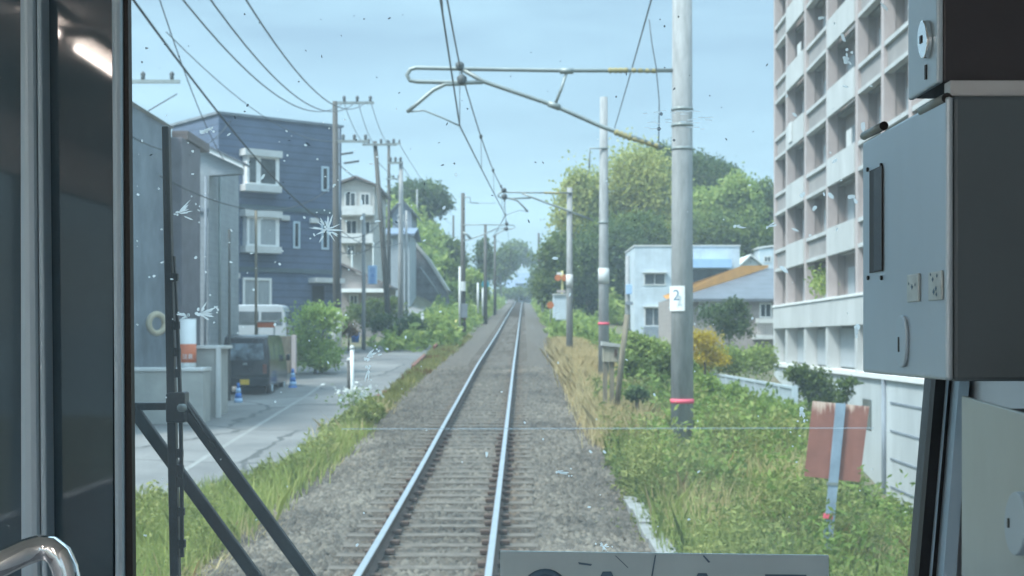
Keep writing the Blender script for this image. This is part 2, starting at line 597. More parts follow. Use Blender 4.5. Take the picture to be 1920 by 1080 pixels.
def screen_glass():
    m = bpy.data.materials.new('windscreen_glass')
    m.use_nodes = True
    t = m.node_tree
    t.nodes.clear()
    out = t.nodes.new('ShaderNodeOutputMaterial')
    tr = t.nodes.new('ShaderNodeBsdfTransparent')
    tr.inputs['Color'].default_value = (0.88, 0.965, 1.0, 1)
    gl = t.nodes.new('ShaderNodeBsdfGlossy')
    gl.inputs['Roughness'].default_value = 0.02
    fr = t.nodes.new('ShaderNodeFresnel')
    fr.inputs['IOR'].default_value = 1.3
    m1 = t.nodes.new('ShaderNodeMixShader')
    t.links.new(fr.outputs[0], m1.inputs[0])
    t.links.new(tr.outputs[0], m1.inputs[1])
    t.links.new(gl.outputs[0], m1.inputs[2])
    tl = t.nodes.new('ShaderNodeBsdfTranslucent')          # the film of dust on the outside
    tl.inputs['Color'].default_value = (0.75, 0.88, 0.95, 1)
    tcn = t.nodes.new('ShaderNodeTexCoord')
    n = t.nodes.new('ShaderNodeTexNoise')
    n.inputs['Scale'].default_value = 7
    n.inputs['Detail'].default_value = 5
    t.links.new(tcn.outputs['Object'], n.inputs['Vector'])
    mr = t.nodes.new('ShaderNodeMapRange')
    mr.inputs['From Min'].default_value = 0.3
    mr.inputs['From Max'].default_value = 0.8
    mr.inputs['To Min'].default_value = 0.045
    mr.inputs['To Max'].default_value = 0.09
    t.links.new(n.outputs['Fac'], mr.inputs['Value'])
    m2 = t.nodes.new('ShaderNodeMixShader')
    t.links.new(mr.outputs['Result'], m2.inputs[0])
    t.links.new(m1.outputs[0], m2.inputs[1])
    t.links.new(tl.outputs[0], m2.inputs[2])
    t.links.new(m2.outputs[0], out.inputs['Surface'])
    return m


def film(name, col, fac):
    m = bpy.data.materials.new(name)
    m.use_nodes = True
    t = m.node_tree
    t.nodes.clear()
    out = t.nodes.new('ShaderNodeOutputMaterial')
    tr = t.nodes.new('ShaderNodeBsdfTransparent')
    tl = t.nodes.new('ShaderNodeBsdfTranslucent')
    tl.inputs['Color'].default_value = (*col, 1)
    ms = t.nodes.new('ShaderNodeMixShader')
    ms.inputs[0].default_value = fac
    t.links.new(tr.outputs[0], ms.inputs[1])
    t.links.new(tl.outputs[0], ms.inputs[2])
    t.links.new(ms.outputs[0], out.inputs['Surface'])
    return m


M['screen'] = screen_glass()
M['splat'] = film('splat', (1.0, 1.0, 1.0), 0.68)
M['speck_dark'] = film('speck_dark', (0.08, 0.10, 0.13), 0.55)
M['speck_pale'] = film('speck_pale', (1.0, 1.0, 1.0), 0.62)
M['smear'] = film('smear', (0.95, 0.97, 1.0), 0.45)
M['line_film'] = film('line_film', (0.9, 0.95, 1.0), 0.13)


def text_mesh(name, body, size, m, parent, loc, rot, depth=0.002):
    c = bpy.data.curves.new(name, 'FONT')
    c.body = body
    c.size = size
    c.extrude = depth
    c.align_x = 'CENTER'
    o = bpy.data.objects.new(name + '_curve', c)
    COL.objects.link(o)
    dg = bpy.context.evaluated_depsgraph_get()
    me = bpy.data.meshes.new_from_object(o.evaluated_get(dg))
    bpy.data.objects.remove(o)
    me.materials.clear()
    me.materials.append(m)
    r = bpy.data.objects.new(name, me)
    COL.objects.link(r)
    r.parent = parent
    org = Vector((0, 0, 0))
    q = parent
    while q is not None:
        org = org + q.location
        q = q.parent
    r.location = Vector(loc) - org
    r.rotation_euler = rot
    return r


# ================================================================== SETTING
def grid_sheet(name, xs_fn, ds, m, zf, kind='structure', smooth=True):
    mb = MB()
    n = None
    for d in ds:
        xs = xs_fn(d)
        n = len(xs)
        for x in xs:
            mb.v.append((x, d, zf(x, d)))
    for i in range(len(ds) - 1):
        for j in range(n - 1):
            mb.f.append((i * n + j, i * n + j + 1, (i + 1) * n + j + 1, (i + 1) * n + j))
            mb.sm.append(smooth)
    o = mb.build(name, m)
    o['kind'] = kind
    return o


gx = list(np.concatenate([[-900, -400, -160, -80, -45, -32], np.arange(-25, -13, 1.2), np.arange(-13, 13, 0.5), np.arange(13, 45, 1.5), [48, 60, 90, 170, 400, 900]]))
gd = list(np.concatenate([[-60, -20, 0], np.arange(4, 60, 1.0), np.arange(60, 200, 2.5), [205, 215, 230, 250, 280, 320, 400, 550, 800, 1200, 1900]]))
grid_sheet('ground', lambda d: gx, gd, M['soil'], lambda x, d: ground(x, d))
bu = [-2.7, -2.35, -1.6, -1.2, -0.6, 0, 0.6, 1.2, 1.5, 2.0, 2.35, 2.7]
bo = [-0.60, -0.36, -0.24, -0.195, -0.186, -0.182, -0.186, -0.195, -0.23, -0.31, -0.36, -0.55]
_nz = np.random.default_rng(3).normal(size=4000) * 0.012
_cnt = [0]


def ball_z(x, d):
    _cnt[0] += 1
    return rz(d) + float(np.interp(x - tx(d), bu, bo)) + float(_nz[_cnt[0] % 4000])


grid_sheet('track_bed', lambda d: [tx(d) + u for u in np.arange(-2.70, 2.71, 0.15)], list(np.concatenate([np.arange(0, 40, 0.25), np.arange(40, 330, 2)])), M['ballast'], ball_z)


def road_left(d):
    return float(np.interp(d, [18, 46, 50, 62, 70, 85, 88, 104, 108], [-30, -30, -8.2, -7.4, -5.7, -4.6, -14, -14, -4.4]))


grid_sheet('road', lambda d: [tx(d) - 3.15 + t * (road_left(d) + 3.15) for t in np.linspace(0, 1, 24)], list(np.arange(17, 108, 1.0)), M['asphalt'],
           lambda x, d: max(ground(x, d), rz(d) + road_off(d)) + 0.02)

gm_ = MB()
gds = np.linspace(24.5, 46, 30)
for i_ in range(29):
    da_, db_ = gds[i_], gds[i_ + 1]
    xa_, xb_ = tx(da_) - 5.3 - 0.02 * (da_ - 24), tx(db_) - 5.3 - 0.02 * (db_ - 24)
    ga_, gb_ = rz(da_) + road_off(da_) + 0.024, rz(db_) + road_off(db_) + 0.024
    gm_.add([(xa_ - 0.06, da_, ga_), (xa_ + 0.06, da_, ga_), (xb_ + 0.06, db_, gb_), (xb_ - 0.06, db_, gb_)], [(0, 1, 2, 3)])
tag(gm_.build('gutter', M['trough']), kind='structure')

# ------------------------------------------------------------------ rails and sleepers
for side, nm in ((-1, 'left'), (1, 'right')):
    r = thing('rail', 'worn steel rail with a shiny top, %s-hand one of the two' % nm, 'rail', (tx(8) + side * 0.565, 8, rz(8)), 'rails of the single track')
    web, head = MB(), MB()
    ds = list(np.arange(6, 60, 1.5)) + list(np.arange(60, 330, 4))
    for mb, prof in ((web, [(-0.062, -0.155), (0.062, -0.155), (0.062, -0.14), (0.010, -0.118), (0.009, -0.045), (0.030, -0.035), (0.033, -0.012), (-0.033, -0.012), (-0.030, -0.035), (-0.009, -0.045), (-0.010, -0.118), (-0.062, -0.14)]),
                     (head, [(-0.033, -0.012), (0.033, -0.012), (0.033, -0.004), (0.027, 0), (-0.027, 0), (-0.033, -0.004)])):
        n = len(prof)
        for d in ds:
            for (a, b) in prof:
                mb.v.append((tx(d) + side * 0.565 + a, d, rz(d) + b))
        for i in range(len(ds) - 1):
            for k in range(n):
                mb.f.append((i * n + k, i * n + (k + 1) % n, (i + 1) * n + (k + 1) % n, (i + 1) * n + k))
                mb.sm.append(False)
    web.build('rail_web', M['rust'], r)
    head.build('running_surface', M['railtop'], r)

SP = 0.57
proto = clip = None
rs = random.Random(5)
far = MB()
for i in range(520):
    d = 8.0 + i * SP
    if i < 210:
        if proto is None:
            mb = MB()
            mb.hexa([(-1.0, -0.12, -0.30), (1.0, -0.12, -0.30), (1.0, 0.12, -0.30), (-1.0, 0.12, -0.30),
                     (-1.0, -0.09, -0.157), (1.0, -0.09, -0.157), (1.0, 0.09, -0.157), (-1.0, 0.09, -0.157)])
            proto = mb.build('sleeper', M['sleeper'])
            c = proto
            tag(c, 'grey concrete sleeper half sunk in the ballast under the rails', 'sleeper', 'sleepers of the track')
        else:
            c = proto.copy()
            COL.objects.link(c)
        if 11 < d < 25:
            for cx in (-0.66, -0.47, 0.47, 0.66):
                if clip is None:
                    clip = MB().box(-0.05, 0.05, -0.045, 0.045, -0.15, -0.105).build('rail_clip', M['rust'], None, 0.008)
                    k_ = clip
                else:
                    k_ = clip.copy()
                    COL.objects.link(k_)
                k_.parent = c
                k_.location = (cx, 0, 0)
        c.location = (tx(d) + rs.uniform(-0.02, 0.02), d, rz(d) + rs.uniform(-0.010, 0.010) - min(0.016, max(0, (d - 20) * 0.0008)))
        c.rotation_euler = (0.036, 0, rs.uniform(-0.012, 0.012))
    else:
        x, z = tx(d), rz(d)
        far.box(x - 1, x + 1, d - 0.1, d + 0.1, z - 0.3, z - 0.165)
tag(far.build('distant_sleepers', M['sleeper']), 'row of distant concrete sleepers beyond the level crossing', 'sleepers', kind='stuff')

# ballast stones near the train
N = 46000
dd = 9.5 + (rng.random(N) ** 1.5) * 36
uu = rng.uniform(-2.5, 2.4, N)
oc = np.array([[1, 0, 0], [0, 1, 0], [-1, 0, 0], [0, -1, 0], [0, 0, 1]])
tris = np.array([[0, 1, 4], [1, 2, 4], [2, 3, 4], [3, 0, 4]])
cz = np.array([rz(a) for a in np.linspace(5, 50, 200)])
zz = np.interp(dd, np.linspace(5, 50, 200), cz) + np.interp(uu, bu, bo)
ph = ((dd - 8.0) / SP) % 1
onsl = ((ph < 0.2) | (ph > 0.8)) & (np.abs(uu) < 1.02)
keep = ~(onsl & (rng.random(N) < np.clip(0.84 - np.maximum(dd - 14, 0) * 0.03, 0.2, 1))) & (np.abs(np.abs(uu) - 0.565) > 0.07)
dd, uu, zz = dd[keep], uu[keep], zz[keep]
s = rng.uniform(0.020, 0.058, len(dd))
vv = oc[None] * s[:, None, None] * rng.uniform(0.6, 1.3, (len(dd), 5, 1))
ang = rng.uniform(0, 6.28, len(dd))
ca, sa = np.cos(ang)[:, None], np.sin(ang)[:, None]
X = vv[:, :, 0] * ca - vv[:, :, 1] * sa + rng.normal(0, 0.2, len(dd))[:, None] * vv[:, :, 2]
Y = vv[:, :, 0] * sa + vv[:, :, 1] * ca + rng.normal(0, 0.2, len(dd))[:, None] * vv[:, :, 2]
Z = vv[:, :, 2] * 0.8
pts = np.stack([X + (tx(0) + 0.0083 * dd + uu)[:, None], Y + dd[:, None], Z + zz[:, None]], axis=2)
me = bpy.data.meshes.new('ballast_stones')
nn = len(dd)
me.vertices.add(nn * 5)
me.vertices.foreach_set('co', pts.reshape(-1).astype(np.float32))
me.loops.add(nn * 12)
me.loops.foreach_set('vertex_index', (tris[None] + (np.arange(nn) * 5)[:, None, None]).reshape(-1).astype(np.int32))
me.polygons.add(nn * 4)
me.polygons.foreach_set('loop_start', np.arange(0, nn * 12, 3, dtype=np.int32))
me.polygons.foreach_set('loop_total', np.full(nn * 4, 3, dtype=np.int32))
me.materials.append(M['stone'])
me.update()
o = bpy.data.objects.new('ballast_stones', me)
COL.objects.link(o)
tag(o, 'loose grey brown ballast stones around the sleepers', 'ballast', kind='stuff')


# ================================================================== VEGETATION
def sample_plants(n, region, seed):
    """region(rn) -> (x, d) ; returns positions on the ground"""
    rn = random.Random(seed)
    out = []
    while len(out) < n:
        q = region(rn)
        if q is None:
            continue
        x, d = q
        out.append((x, d, ground(x, d)))
    return np.array(out)


def blades(base, h, wd, rn, lean=0.35):
    N = len(base)
    a = rn.uniform(0, 6.28, N)
    dirx, diry = np.cos(a), np.sin(a)
    hh = h * rn.uniform(0.5, 1.25, N)
    l1 = lean * rn.uniform(0.1, 1.0, N) * hh
    p0 = base
    p1 = base + np.stack([dirx * l1 * 0.35, diry * l1 * 0.35, hh * 0.6], 1)
    p2 = base + np.stack([dirx * l1, diry * l1, hh], 1)
    b = rn.uniform(0, 6.28, N)
    wv = np.stack([np.cos(b), np.sin(b), 0 * b], 1) * wd
    return np.stack([p0 - wv * 0.5, p0 + wv * 0.5, p1 + wv * 0.45, p2, p1 - wv * 0.45], axis=1)


def grass_stuff(name, label, cat, n, region, h, wd, m, seed, per=6, spread=0.12, lean=0.6):
    rn = np.random.default_rng(seed)
    b = sample_plants(n, region, seed)
    b = np.repeat(b, per, axis=0)
    b[:, :2] += rn.normal(0, spread, (len(b), 2))
    b[:, 2] -= 0.05
    hv = np.asarray(h(b[:, 1])) if callable(h) else np.full(len(b), h)
    wv = wd * np.clip(b[:, 1] / 16.0, 0.8, 4.0)[:, None]
    o = quads_object(name, blades(b, hv, wv, rn, lean), m, None, 5)
    return tag(o, label, cat, kind='stuff')


def weed_stuff(name, label, cat, n, region, h, leaf, m, seed, leaves=14, hmod=0.35):
    """upright stems clothed with lance-shaped leaves"""
    rn = np.random.default_rng(seed)
    b = sample_plants(n, region, seed)
    hh = h * rn.uniform(0.5, 1.25, n) * (1 + hmod * np.array([lump(q[0] * 1.3, q[1] * 1.3) for q in b]))
    hh = np.clip(hh, 0.15 * h, 2.2 * h)
    b = np.repeat(b, leaves, axis=0)
    hh = np.repeat(hh, leaves)
    t = rn.uniform(0.12, 1.0, len(b))
    sc_ = np.clip(b[:, 1] / 18.0, 0.8, 3.2)
    a = rn.uniform(0, 6.28, len(b))
    ou = np.stack([np.cos(a), np.sin(a), 0.25 + 0.5 * rn.random(len(b))], 1) * 1.6
    c = b.copy()
    c[:, 2] += t * hh
    rad = (1.15 - t) * 0.16 * h / 0.6
    c[:, 0] += np.cos(a) * rad
    c[:, 1] += np.sin(a) * rad
    o = quads_object(name, leaf_quads(c, leaf * sc_, 0.2, 0.38, rn, ou), m)
    return tag(o, label, cat, kind='stuff')


def strip(u0, u1, d0, d1, power=1.0, test=None):
    def f(rn):
        d = d0 + (d1 - d0) * rn.random() ** power
        a = u0(d) if callable(u0) else u0
        b = u1(d) if callable(u1) else u1
        u = rn.uniform(a, b)
        if test and not test(u, d):
            return None
        return tx(d) + u, d
    return f


def lump(x, d, k=0.7):
    return math.sin(x * k * 2.1 + 1.3) * math.cos(d * k * 0.9) + 0.6 * math.sin(d * k * 1.7 + x)


crest = lambda d: float(np.interp(d, [0, 20, 38, 60, 80], [6.2, 6.2, 9.6, 10, 10]))
rs_l = random.Random(77)
# left verge
grass_stuff('verge_grass', 'bright green grass on the bank between the road and the track', 'grass', 3200,
            strip(lambda d: np.interp(d, [11, 19, 22, 26], [-6.5, -6.0, -4.2, -3.2]), lambda d: np.interp(d, [12, 18, 26], [-2.45, -2.25, -2.1]), 11.5, 27, 1.2, lambda u, d: lump(u * 1.4, d * 1.2) > -0.75), lambda d: np.interp(d, [11, 18, 26], [0.50, 0.46, 0.30]), 0.013, M['grass'], 21, 7, 0.12)
weed_stuff('verge_weeds', 'leafy weeds growing among the grass on the bank beside the road', 'weeds', 2600,
           strip(lambda d: np.interp(d, [11, 19, 22, 26], [-6.5, -6.0, -4.2, -3.2]), lambda d: np.interp(d, [12, 18, 26], [-2.45, -2.3, -2.15]), 11.5, 30, 1.2, lambda u, d: lump(u * 1.5, d * 1.4) > -0.1), 0.40, 0.08, M['weed_yellow'], 22, 15, 0.5)
grass_stuff('verge_straw', 'dead straw stems scattered in the grass on the bank beside the road', 'dry grass', 420,
            strip(-3.6, -2.0, 12, 34, 1.1, lambda u, d: lump(u * 1.3 + 2, d * 1.1) > 0.2), 0.34, 0.010, M['dry'], 43, 6, 0.12, 0.9)
grass_stuff('olive_grass', 'short olive and yellowish grass on the low bank beside the road', 'grass', 3600,
            strip(-3.2, -2.05, 25, 80, 1.1), 0.24, 0.016, M['olive'], 23, 6, 0.10)
grass_stuff('rusty_grass', 'patches of reddish brown dry weeds on the low bank', 'grass', 500,
            strip(-3.2, -2.0, 30, 70, 1.0, lambda u, d: lump(u * 2, d, 0.5) > 0.5), 0.24, 0.02, M['rusty'], 24, 6, 0.10)
# right bank
bank_l = lambda d: np.interp(d, [11, 17, 20, 30], [2.45, 2.35, 2.2, 2.35])
weed_stuff('bank_groundcover', 'low dark green leaves covering the ground of the right bank', 'weeds', 3600,
           strip(bank_l, crest, 10.5, 36, 1.15), 0.34, 0.085, M['leaf'], 30, 13, 0.2)
weed_stuff('bank_weeds', 'bright yellow-green leafy weeds in clumps on the bank by the numbered pole', 'weeds', 5600,
           strip(bank_l, crest, 10.5, 34, 1.15, lambda u, d: lump(u * 1.6, d * 1.6) > -0.05), 0.56, 0.088, M['weed_yellow'], 31, 17, 0.5)
weed_stuff('tall_weeds', 'scattered taller green stems standing out of the weeds on the bank', 'weeds', 420,
           strip(lambda d: bank_l(d) + 0.3, crest, 11.5, 32, 1.1, lambda u, d: lump(u * 0.9 + 2, d) > 0.2), 0.95, 0.095, M['weed'], 41, 26, 0.2)
grass_stuff('bank_grass', 'long green grass growing between the weeds on the bank', 'grass', 2600,
            strip(2.5, crest, 10.5, 40, 1.2, lambda u, d: lump(u * 1.6, d * 1.6) < 0.25), 0.55, 0.012, M['grass'], 32, 7, 0.14)
grass_stuff('bank_straw', 'scattered dead straw stems among the weeds on the bank', 'dry grass', 900,
            strip(2.5, crest, 12, 34, 1.1, lambda u, d: lump(u * 1.1 + 1, d * 1.2) > 0.1), 0.6, 0.010, M['dry'], 42, 6, 0.12)
weed_stuff('slope_weeds', 'darker leafy weeds growing down the slope below the railing', 'weeds', 2600,
           strip(3.6, lambda d: float(np.interp(d, [26, 33, 36, 62], [8.0, 8.6, 6.6, 6.6])), 26, 62, 1.1), 0.6, 0.13, M['weed'], 33, 15)
weed_stuff('foot_weeds', 'weeds growing along the foot of the white base wall', 'weeds', 1500,
           strip(lambda d: crest(d) - 1.2, lambda d: crest(d) + 3.5, 15, 46, 1.1), 0.5, 0.12, M['weed'], 40, 13)
grass_stuff('straw_grass', 'tall straw coloured dry grass around the wooden box', 'dry grass', 4200,
            strip(lambda d: np.interp(d, [24, 30, 60], [2.35, 2.2, 2.2]), lambda d: np.interp(d, [24, 30, 45, 60], [2.9, 3.6, 3.9, 3.4]), 24, 62, 1.0), 0.62, 0.009, M['dry'], 34, 10, 0.16, 0.7)
weed_stuff('ballast_weeds', 'sparse small weeds sprouting in the ballast next to the concrete trough', 'weeds', 420,
           strip(1.15, 2.35, 11, 20, 1.0, lambda u, d: rs_l.random() < (u - 1.0) / 1.3), 0.19, 0.06, M['weed_yellow'], 35, 9)
weed_stuff('track_weeds', 'a few small green weeds sprouting between the rails', 'weeds', 26,
           strip(-0.5, 0.4, 11.5, 16, 1.0), 0.09, 0.05, M['weed'], 36, 7)
grass_stuff('dry_tuft', 'dry straw tufts lying on the ballast beside the left rail', 'dry grass', 90,
            strip(-2.3, -1.5, 12.3, 14.6, 1.0), 0.26, 0.012, M['dry'], 37, 10, 0.12, 1.4)
# far trackside
weed_stuff('trackside_scrub', 'low green scrub along both sides of the distant track', 'scrub', 2600,
           lambda rn: (lambda d, s_: (tx(d) + s_ * rn.uniform(2.4, 6.0), d))(rn.uniform(62, 250), rn.choice((-1, 1)) if True else 1), 0.9, 0.16, M['leaf_lime'], 38, 12)
weed_stuff('hillside_undergrowth', 'green undergrowth covering the wooded hillsides', 'undergrowth', 5200,
           lambda rn: (lambda d: ((tx(d) + rn.uniform(7, 34)) if (rn.random() < 0.62 or d < 122) else (tx(d) - rn.uniform(6, 19)), d))(rn.uniform(106, 175)), 1.8, 0.24, M['leaf_lime'], 39, 13)


def crown_leaves(blobs, n, size, rn, clump=16, vert=1.0, hang=0.0):
    ws = np.array([b[3] * b[5] for b in blobs], float)
    ws /= ws.sum()
    nc = max(3, n // clump)
    pick = rn.choice(len(blobs), nc, p=ws)
    B = np.array(blobs, float)[pick]
    v = rn.normal(size=(nc, 3))
    v[:, 2] = np.where(v[:, 2] < -0.5, -v[:, 2], v[:, 2])
    v /= np.linalg.norm(v, axis=1)[:, None]
    rad = rn.uniform(0.40, 1.20, nc)[:, None] ** 0.7
    c = B[:, :3] + v * B[:, 3:6] * rad
    cr = 0.17 * (B[:, 3] + B[:, 5])[:, None] * rn.uniform(0.6, 1.5, nc)[:, None]
    c = np.repeat(c, clump, 0)
    cr = np.repeat(cr, clump, 0)
    off = rn.normal(size=c.shape) * cr * np.array([0.62, 0.62, 0.5 * vert])
    return leaf_quads(c + off, size, -hang, 0.55, rn)


def tree(name, label, cat, d, blobs_px, m, group=None, n=3000, size=None, seed=1, trunk=0.14, vert=1.0, hang=0.0, zdepth=0.9, n_limb=4, base=None):
    """blobs_px: list of (px, py, rx, ry) ellipses of the crown as the photograph measures them, at distance d"""
    rn = np.random.default_rng(seed)
    bl = []
    for (px, py, rx, ry) in blobs_px:
        c = P(px, py, d)
        a, b = rx * d / F, ry * d / F
        bl.append((c.x, c.y + rn.uniform(-0.3, 0.3) * a, c.z, a, a * zdepth, b))
    cx = sum(b[0] * b[3] for b in bl) / sum(b[3] for b in bl)
    gz = ground(cx, d) if base is None else base
    root = thing(name, label, cat, (cx, d, gz), group)
    top = max(b[2] for b in bl)
    tk = MB()
    low = min(b[2] - b[5] * 0.4 for b in bl)
    low = max(low, gz + 0.15)
    tk.tube([(cx, d, gz - 0.2), (cx + 0.1 * trunk, d, (gz + low) / 2), (cx, d, low), (cx, d, low + (top - low) * 0.6)], [trunk, trunk * 0.85, trunk * 0.7, trunk * 0.25], 7)
    for i in range(n_limb):
        b = bl[i % len(bl)]
        tk.tube([(cx, d, low + 0.15 * i * (top - low) / n_limb), ((cx + b[0]) / 2, d, (low + b[2]) / 2), (b[0] + rn.uniform(-0.4, 0.4) * b[3], b[1] + rn.uniform(-0.4, 0.4) * b[4], b[2] + 0.3 * b[5])], [trunk * 0.45, trunk * 0.3, trunk * 0.1], 5)
    tk.build('trunk', M['bark'], root)
    sz = size or max(0.10, d * 0.0030)
    quads_object('crown', crown_leaves(bl, n, sz, rn, vert=vert, hang=hang), m, root)
    return root


RH = 'trees on the wooded hill at the right'
# (label, d, blobs, material, n, vert)
hill = [
    ('bamboo', 'tall yellow-green bamboo clump behind the thin third pole', 128, [(1075, 420, 32, 60), (1085, 370, 22, 40)], 'bamboo', 3600, 2.2),
    ('bamboo', 'feathery yellow-green bamboo clump just left of the second concrete pole', 130, [(1110, 390, 26, 55), (1100, 450, 35, 50)], 'bamboo', 3600, 2.2),
    ('bamboo', 'highest plumed bamboo clump between the second pole and the numbered pole', 132, [(1180, 360, 42, 60), (1205, 320, 26, 34), (1170, 430, 45, 50)], 'bamboo', 5600, 2.2),
    ('bamboo', 'pale bamboo clump right behind the numbered pole', 131, [(1228, 370, 36, 60), (1240, 440, 40, 40)], 'bamboo', 4200, 2.0),
    ('broadleaf_tree', 'dark green tree rising above the hilltop behind the numbered pole', 140, [(1255, 315, 40, 34), (1300, 330, 46, 36), (1235, 300, 20, 22)], 'leaf_dark', 5200, 1.0),
    ('broadleaf_tree', 'dark rounded tree on the hilltop right of the numbered pole', 138, [(1340, 345, 40, 34), (1320, 390, 44, 40)], 'leaf_dark', 4600, 1.0),
    ('broadleaf_tree', 'light green tree on the hill above the flat roofed pale house', 124, [(1340, 400, 44, 44), (1380, 370, 34, 36), (1395, 420, 34, 42)], 'leaf_lime', 5200, 1.0),
    ('broadleaf_tree', 'green tree at the edge of the hill against the apartment block', 126, [(1430, 390, 28, 44), (1425, 440, 34, 44)], 'leaf', 4200, 1.0),
    ('broadleaf_tree', 'green hillside tree directly behind the roof of the flat roofed pale house', 116, [(1330, 445, 48, 36), (1390, 455, 44, 36), (1440, 465, 30, 30)], 'leaf', 5200, 1.0),
    ('broadleaf_tree', 'broad dark tree filling the foot of the hill left of the pale house', 114, [(1160, 500, 40, 70), (1150, 560, 42, 45)], 'leaf_dark', 5600, 1.0),
    ('broadleaf_tree', 'mid green tree between the third pole and the second pole', 116, [(1100, 510, 32, 60), (1095, 560, 34, 40)], 'leaf_dark', 5000, 1.0),
    ('broadleaf_tree', 'rounded dark green tree nearest the track left of the thin third pole', 112, [(1046, 500, 30, 52), (1036, 545, 28, 40)], 'leaf', 4600, 1.0),
    ('broadleaf_tree', 'lush mid green tree below the bamboo beside the second pole', 119, [(1200, 450, 44, 42), (1140, 455, 38, 40)], 'leaf', 5200, 1.0),
]
for i, (nm, lb, d, bl, mt, n, vt) in enumerate(hill):
    tree(nm, lb, 'bamboo' if nm == 'bamboo' else 'tree', d, bl, M[mt], RH, int(n * 1.9), None, 100 + i, 0.16, vt, 0.4 if nm == 'bamboo' else 0)

LH = 'trees and shrubs on the bank at the left'
left_hill = [
    ('broadleaf_tree', 'spreading dark tree standing alone on top of the left bank', 150, [(790, 372, 44, 26), (760, 378, 30, 22), (822, 385, 24, 20), (800, 400, 28, 16)], 'leaf_dark', 5200),
    ('shrub', 'bright green shrub at the top of the left bank under the spreading tree', 146, [(800, 455, 24, 22), (825, 470, 24, 22)], 'leaf_lime', 3000),
    ('shrub', 'dark green shrub in the middle of the left bank', 142, [(838, 480, 26, 28), (855, 500, 18, 26)], 'leaf', 3000),
    ('shrub', 'green shrub low on the left bank behind the dark trackside pole', 128, [(850, 530, 22, 30), (835, 515, 18, 20)], 'leaf', 3000),
    ('shrub', 'yellowish green shrub at the foot of the left bank beside the crossing', 118, [(850, 560, 18, 24)], 'leaf_lime', 2200),
    ('shrub', 'lime green shrub right of the dark trackside pole', 122, [(885, 535, 18, 26), (900, 555, 14, 20)], 'leaf_lime', 2400),
    ('cypress', 'slim grey green conifer behind the dark trackside poles', 170, [(908, 500, 9, 42), (908, 470, 5, 22)], 'leaf_dark', 1600),
    ('broadleaf_tree', 'hazy tree far along the track left of the vanishing rails', 240, [(930, 515, 22, 30), (950, 490, 18, 22)], 'leaf', 2400),
    ('broadleaf_tree', 'hazy loose crowned tree closing the view above the rails', 330, [(965, 478, 22, 22), (985, 490, 20, 18), (952, 500, 14, 18)], 'leaf', 2400),
    ('shrub', 'low dark shrubs closing off the rails at the vanishing point', 285, [(965, 553, 22, 9), (990, 552, 20, 10), (945, 552, 16, 10)], 'leaf', 1800),
    ('broadleaf_tree', 'hazy bush right of the vanishing rails', 230, [(1012, 530, 16, 24), (1005, 550, 12, 16)], 'leaf', 2000),
]
for i, (nm, lb, d, bl, mt, n) in enumerate(left_hill):
    tree(nm, lb, 'shrub' if nm == 'shrub' else 'tree', d, bl, M[mt], LH, int(n * 1.7), None, 140 + i, 0.14)

